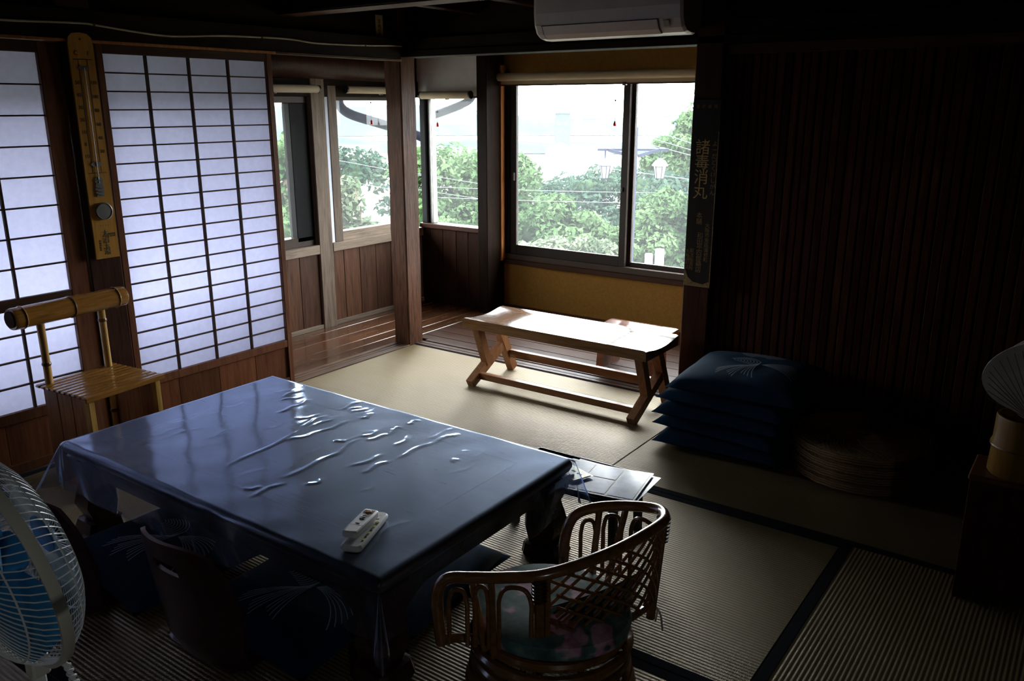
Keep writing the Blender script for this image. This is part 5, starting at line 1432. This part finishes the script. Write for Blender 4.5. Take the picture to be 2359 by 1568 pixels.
# street lamp with two lanterns
lp = thing('street_lamp', 'street lamp with two hanging white lanterns outside the big window', 'lamp', (-4.00, 7.72, -0.75))
def lpt(p): return (p[0] + 4.00, p[1] - 7.72, p[2] + 0.75)
MB().box(-0.022, 0.022, -0.022, 0.022, 0, 1.98, 0.004).build('post', M['dark_pipe'], lp)
A0, A1 = Vector(lpt((-4.36, 7.60, 1.005))), Vector(lpt((-3.76, 8.00, 1.005)))
MB().bar(A0, A1, 0.05, 0.022).build('cross_arm', M['dark_pipe'], lp)
mid = Vector((0, 0, 1.745))
MB().bar(mid + (A0 - mid) * 0.1 + Vector((0, 0, -0.05)), mid + (A0 - mid) * 0.7, 0.02, 0.03).build('bracket', M['dark_pipe'], lp)
MB().bar(mid + (A1 - mid) * 0.1 + Vector((0, 0, -0.05)), mid + (A1 - mid) * 0.7, 0.02, 0.03).build('bracket', M['dark_pipe'], lp)
M['lantern_white'] = plain('frosted_lantern_glass', (0.30, 0.30, 0.30), 0.3)
M['lantern_roof'] = plain('grey_lantern_roof', (0.09, 0.10, 0.13), 0.4)
for (px, py), k, mt in (((-4.285, 7.63), 0.85, 'lantern_roof'), ((-3.82, 7.94), 1.05, 'lantern_white')):
    c = lpt((px, py, 0.90))
    MB().tube([(c[0], c[1], c[2] + 0.01), (c[0], c[1], c[2] + 0.11)], 0.007, 8).build('hanger', M['dark_pipe'], lp)
    MB().lathe([(0.072 * k, -0.058), (0.080 * k, -0.050), (0.048 * k, -0.005), (0.018 * k, 0.012), (0.006, 0.022)], c, 6 if k < 1 else 20).build('lantern_roof', M[mt], lp)
    b = MB().loft([[(c[0] + r * cos(a), c[1] + r * sin(a), c[2] + z) for a in np.linspace(0.3, 2 * pi + 0.3, 6, endpoint=False)] for r, z in ((0.040 * k, -0.178), (0.062 * k, -0.058))]).build('lantern_glass', M['lantern_white'], lp)
    for a in np.linspace(0.3, 2 * pi + 0.3, 6, endpoint=False):
        MB().bar((c[0] + 0.041 * k * cos(a), c[1] + 0.041 * k * sin(a), c[2] - 0.178), (c[0] + 0.063 * k * cos(a), c[1] + 0.063 * k * sin(a), c[2] - 0.058), 0.006, 0.006).build('glazing_bar', M['dark_pipe'], lp)
    MB().lathe([(0.043 * k, -0.184), (0.043 * k, -0.177)], c, 6).build('lantern_base', M['dark_pipe'], lp)

# white stone posts
M['stone'] = plain('white_stone', (0.22, 0.22, 0.22), 0.8, var=0.06)
for lab, x, y, zt in (('shorter white stone post outside the right sash', -4.42, 9.0, -0.265), ('taller white stone post outside the right sash', -4.32, 9.08, -0.212)):
    o = thing('stone_post', lab, 'post', (x, y, -0.75))
    r = 0.048 if 'shorter' in lab else 0.055
    MB().lathe([(r, 0), (r, zt + 0.74), (r * 0.9, zt + 0.75)], n=16).build('shaft', M['stone'], o, smooth=True)
    MB().box(-r - 0.004, r + 0.004, -r - 0.004, r + 0.004, -0.05, 0.05, 0.004).build('plinth', M['stone'], o)

# overhead wires
M['wire'] = plain('pale_wire', (0.12, 0.14, 0.17), 0.5)
def wire(label, p, q, sag=0.03, r=0.0035, group='overhead wires outside'):
    p = Vector(p); q = Vector(q); d = q - p
    p2 = p - d * 0.5; q2 = q + d * 0.5
    pts = [p2.lerp(q2, t) - Vector((0, 0, sag * 4 * t * (1 - t) - sag)) for t in np.linspace(0, 1, 12)]
    o = MB().tube(pts, r, 5).build('overhead_wire', M['wire'], None, smooth=True)
    tag(o, label, 'wire', group)
wire('uppermost of the two long level wires across the big window', (-6.42, 9.09, 0.36), (-4.51, 10.44, 0.32))
wire('lower of the two long level wires across the big window', (-6.40, 9.05, 0.23), (-4.48, 10.41, 0.19))
wire('upper wire across the narrow window', (-7.38, 8.46, 0.55), (-6.80, 8.84, 0.44), 0.0)
wire('lower wire across the narrow window', (-7.35, 8.42, 0.35), (-6.77, 8.80, 0.25), 0.0)
wire('upper wire behind the slender tree on the left', (-9.06, 7.38, 0.88), (-7.86, 8.15, 0.63), 0.0)
wire('lower wire behind the slender tree on the left', (-9.02, 7.33, 0.66), (-8.0, 7.95, 0.43), 0.0)
for i, (a, b, lab) in enumerate((((-5.78, 11.10, 1.18), (-4.97, 11.58, 0.88), 'highest slanting wire before the tall tree'), ((-5.76, 11.07, 1.06), (-4.96, 11.55, 0.79), 'second slanting wire before the tall tree'), ((-5.69, 11.08, 0.94), (-4.95, 11.54, 0.72), 'lowest slanting wire before the tall tree'), ((-5.68, 10.95, 0.52), (-4.90, 11.47, 0.40), 'wire passing behind the right lantern'))):
    wire(lab, a, b, 0.0, 0.005)

# thin haze over the town
hz = MB().box(-300, 300, 0, 760, -24, 34).build('haze', None, None)
t = bpy.data.materials.new('haze'); t.use_nodes = True
nn = t.node_tree.nodes; nn.remove(nn['Principled BSDF'])
vsn = nn.new('ShaderNodeVolumeScatter'); vsn.inputs['Color'].default_value = (0.93, 0.97, 1, 1); vsn.inputs['Density'].default_value = 0.00006; vsn.inputs['Anisotropy'].default_value = 0.2
t.node_tree.links.new(vsn.outputs[0], nn['Material Output'].inputs['Volume'])
hz.data.materials.append(t)
hz.location = (38 * sin(radians(-35.5)), 38 * cos(radians(-35.5)), 0); hz.rotation_euler = (0, 0, radians(35.5))
tag(hz, 'thin pale haze hanging over the distant town', 'haze'); hz['kind'] = 'stuff'
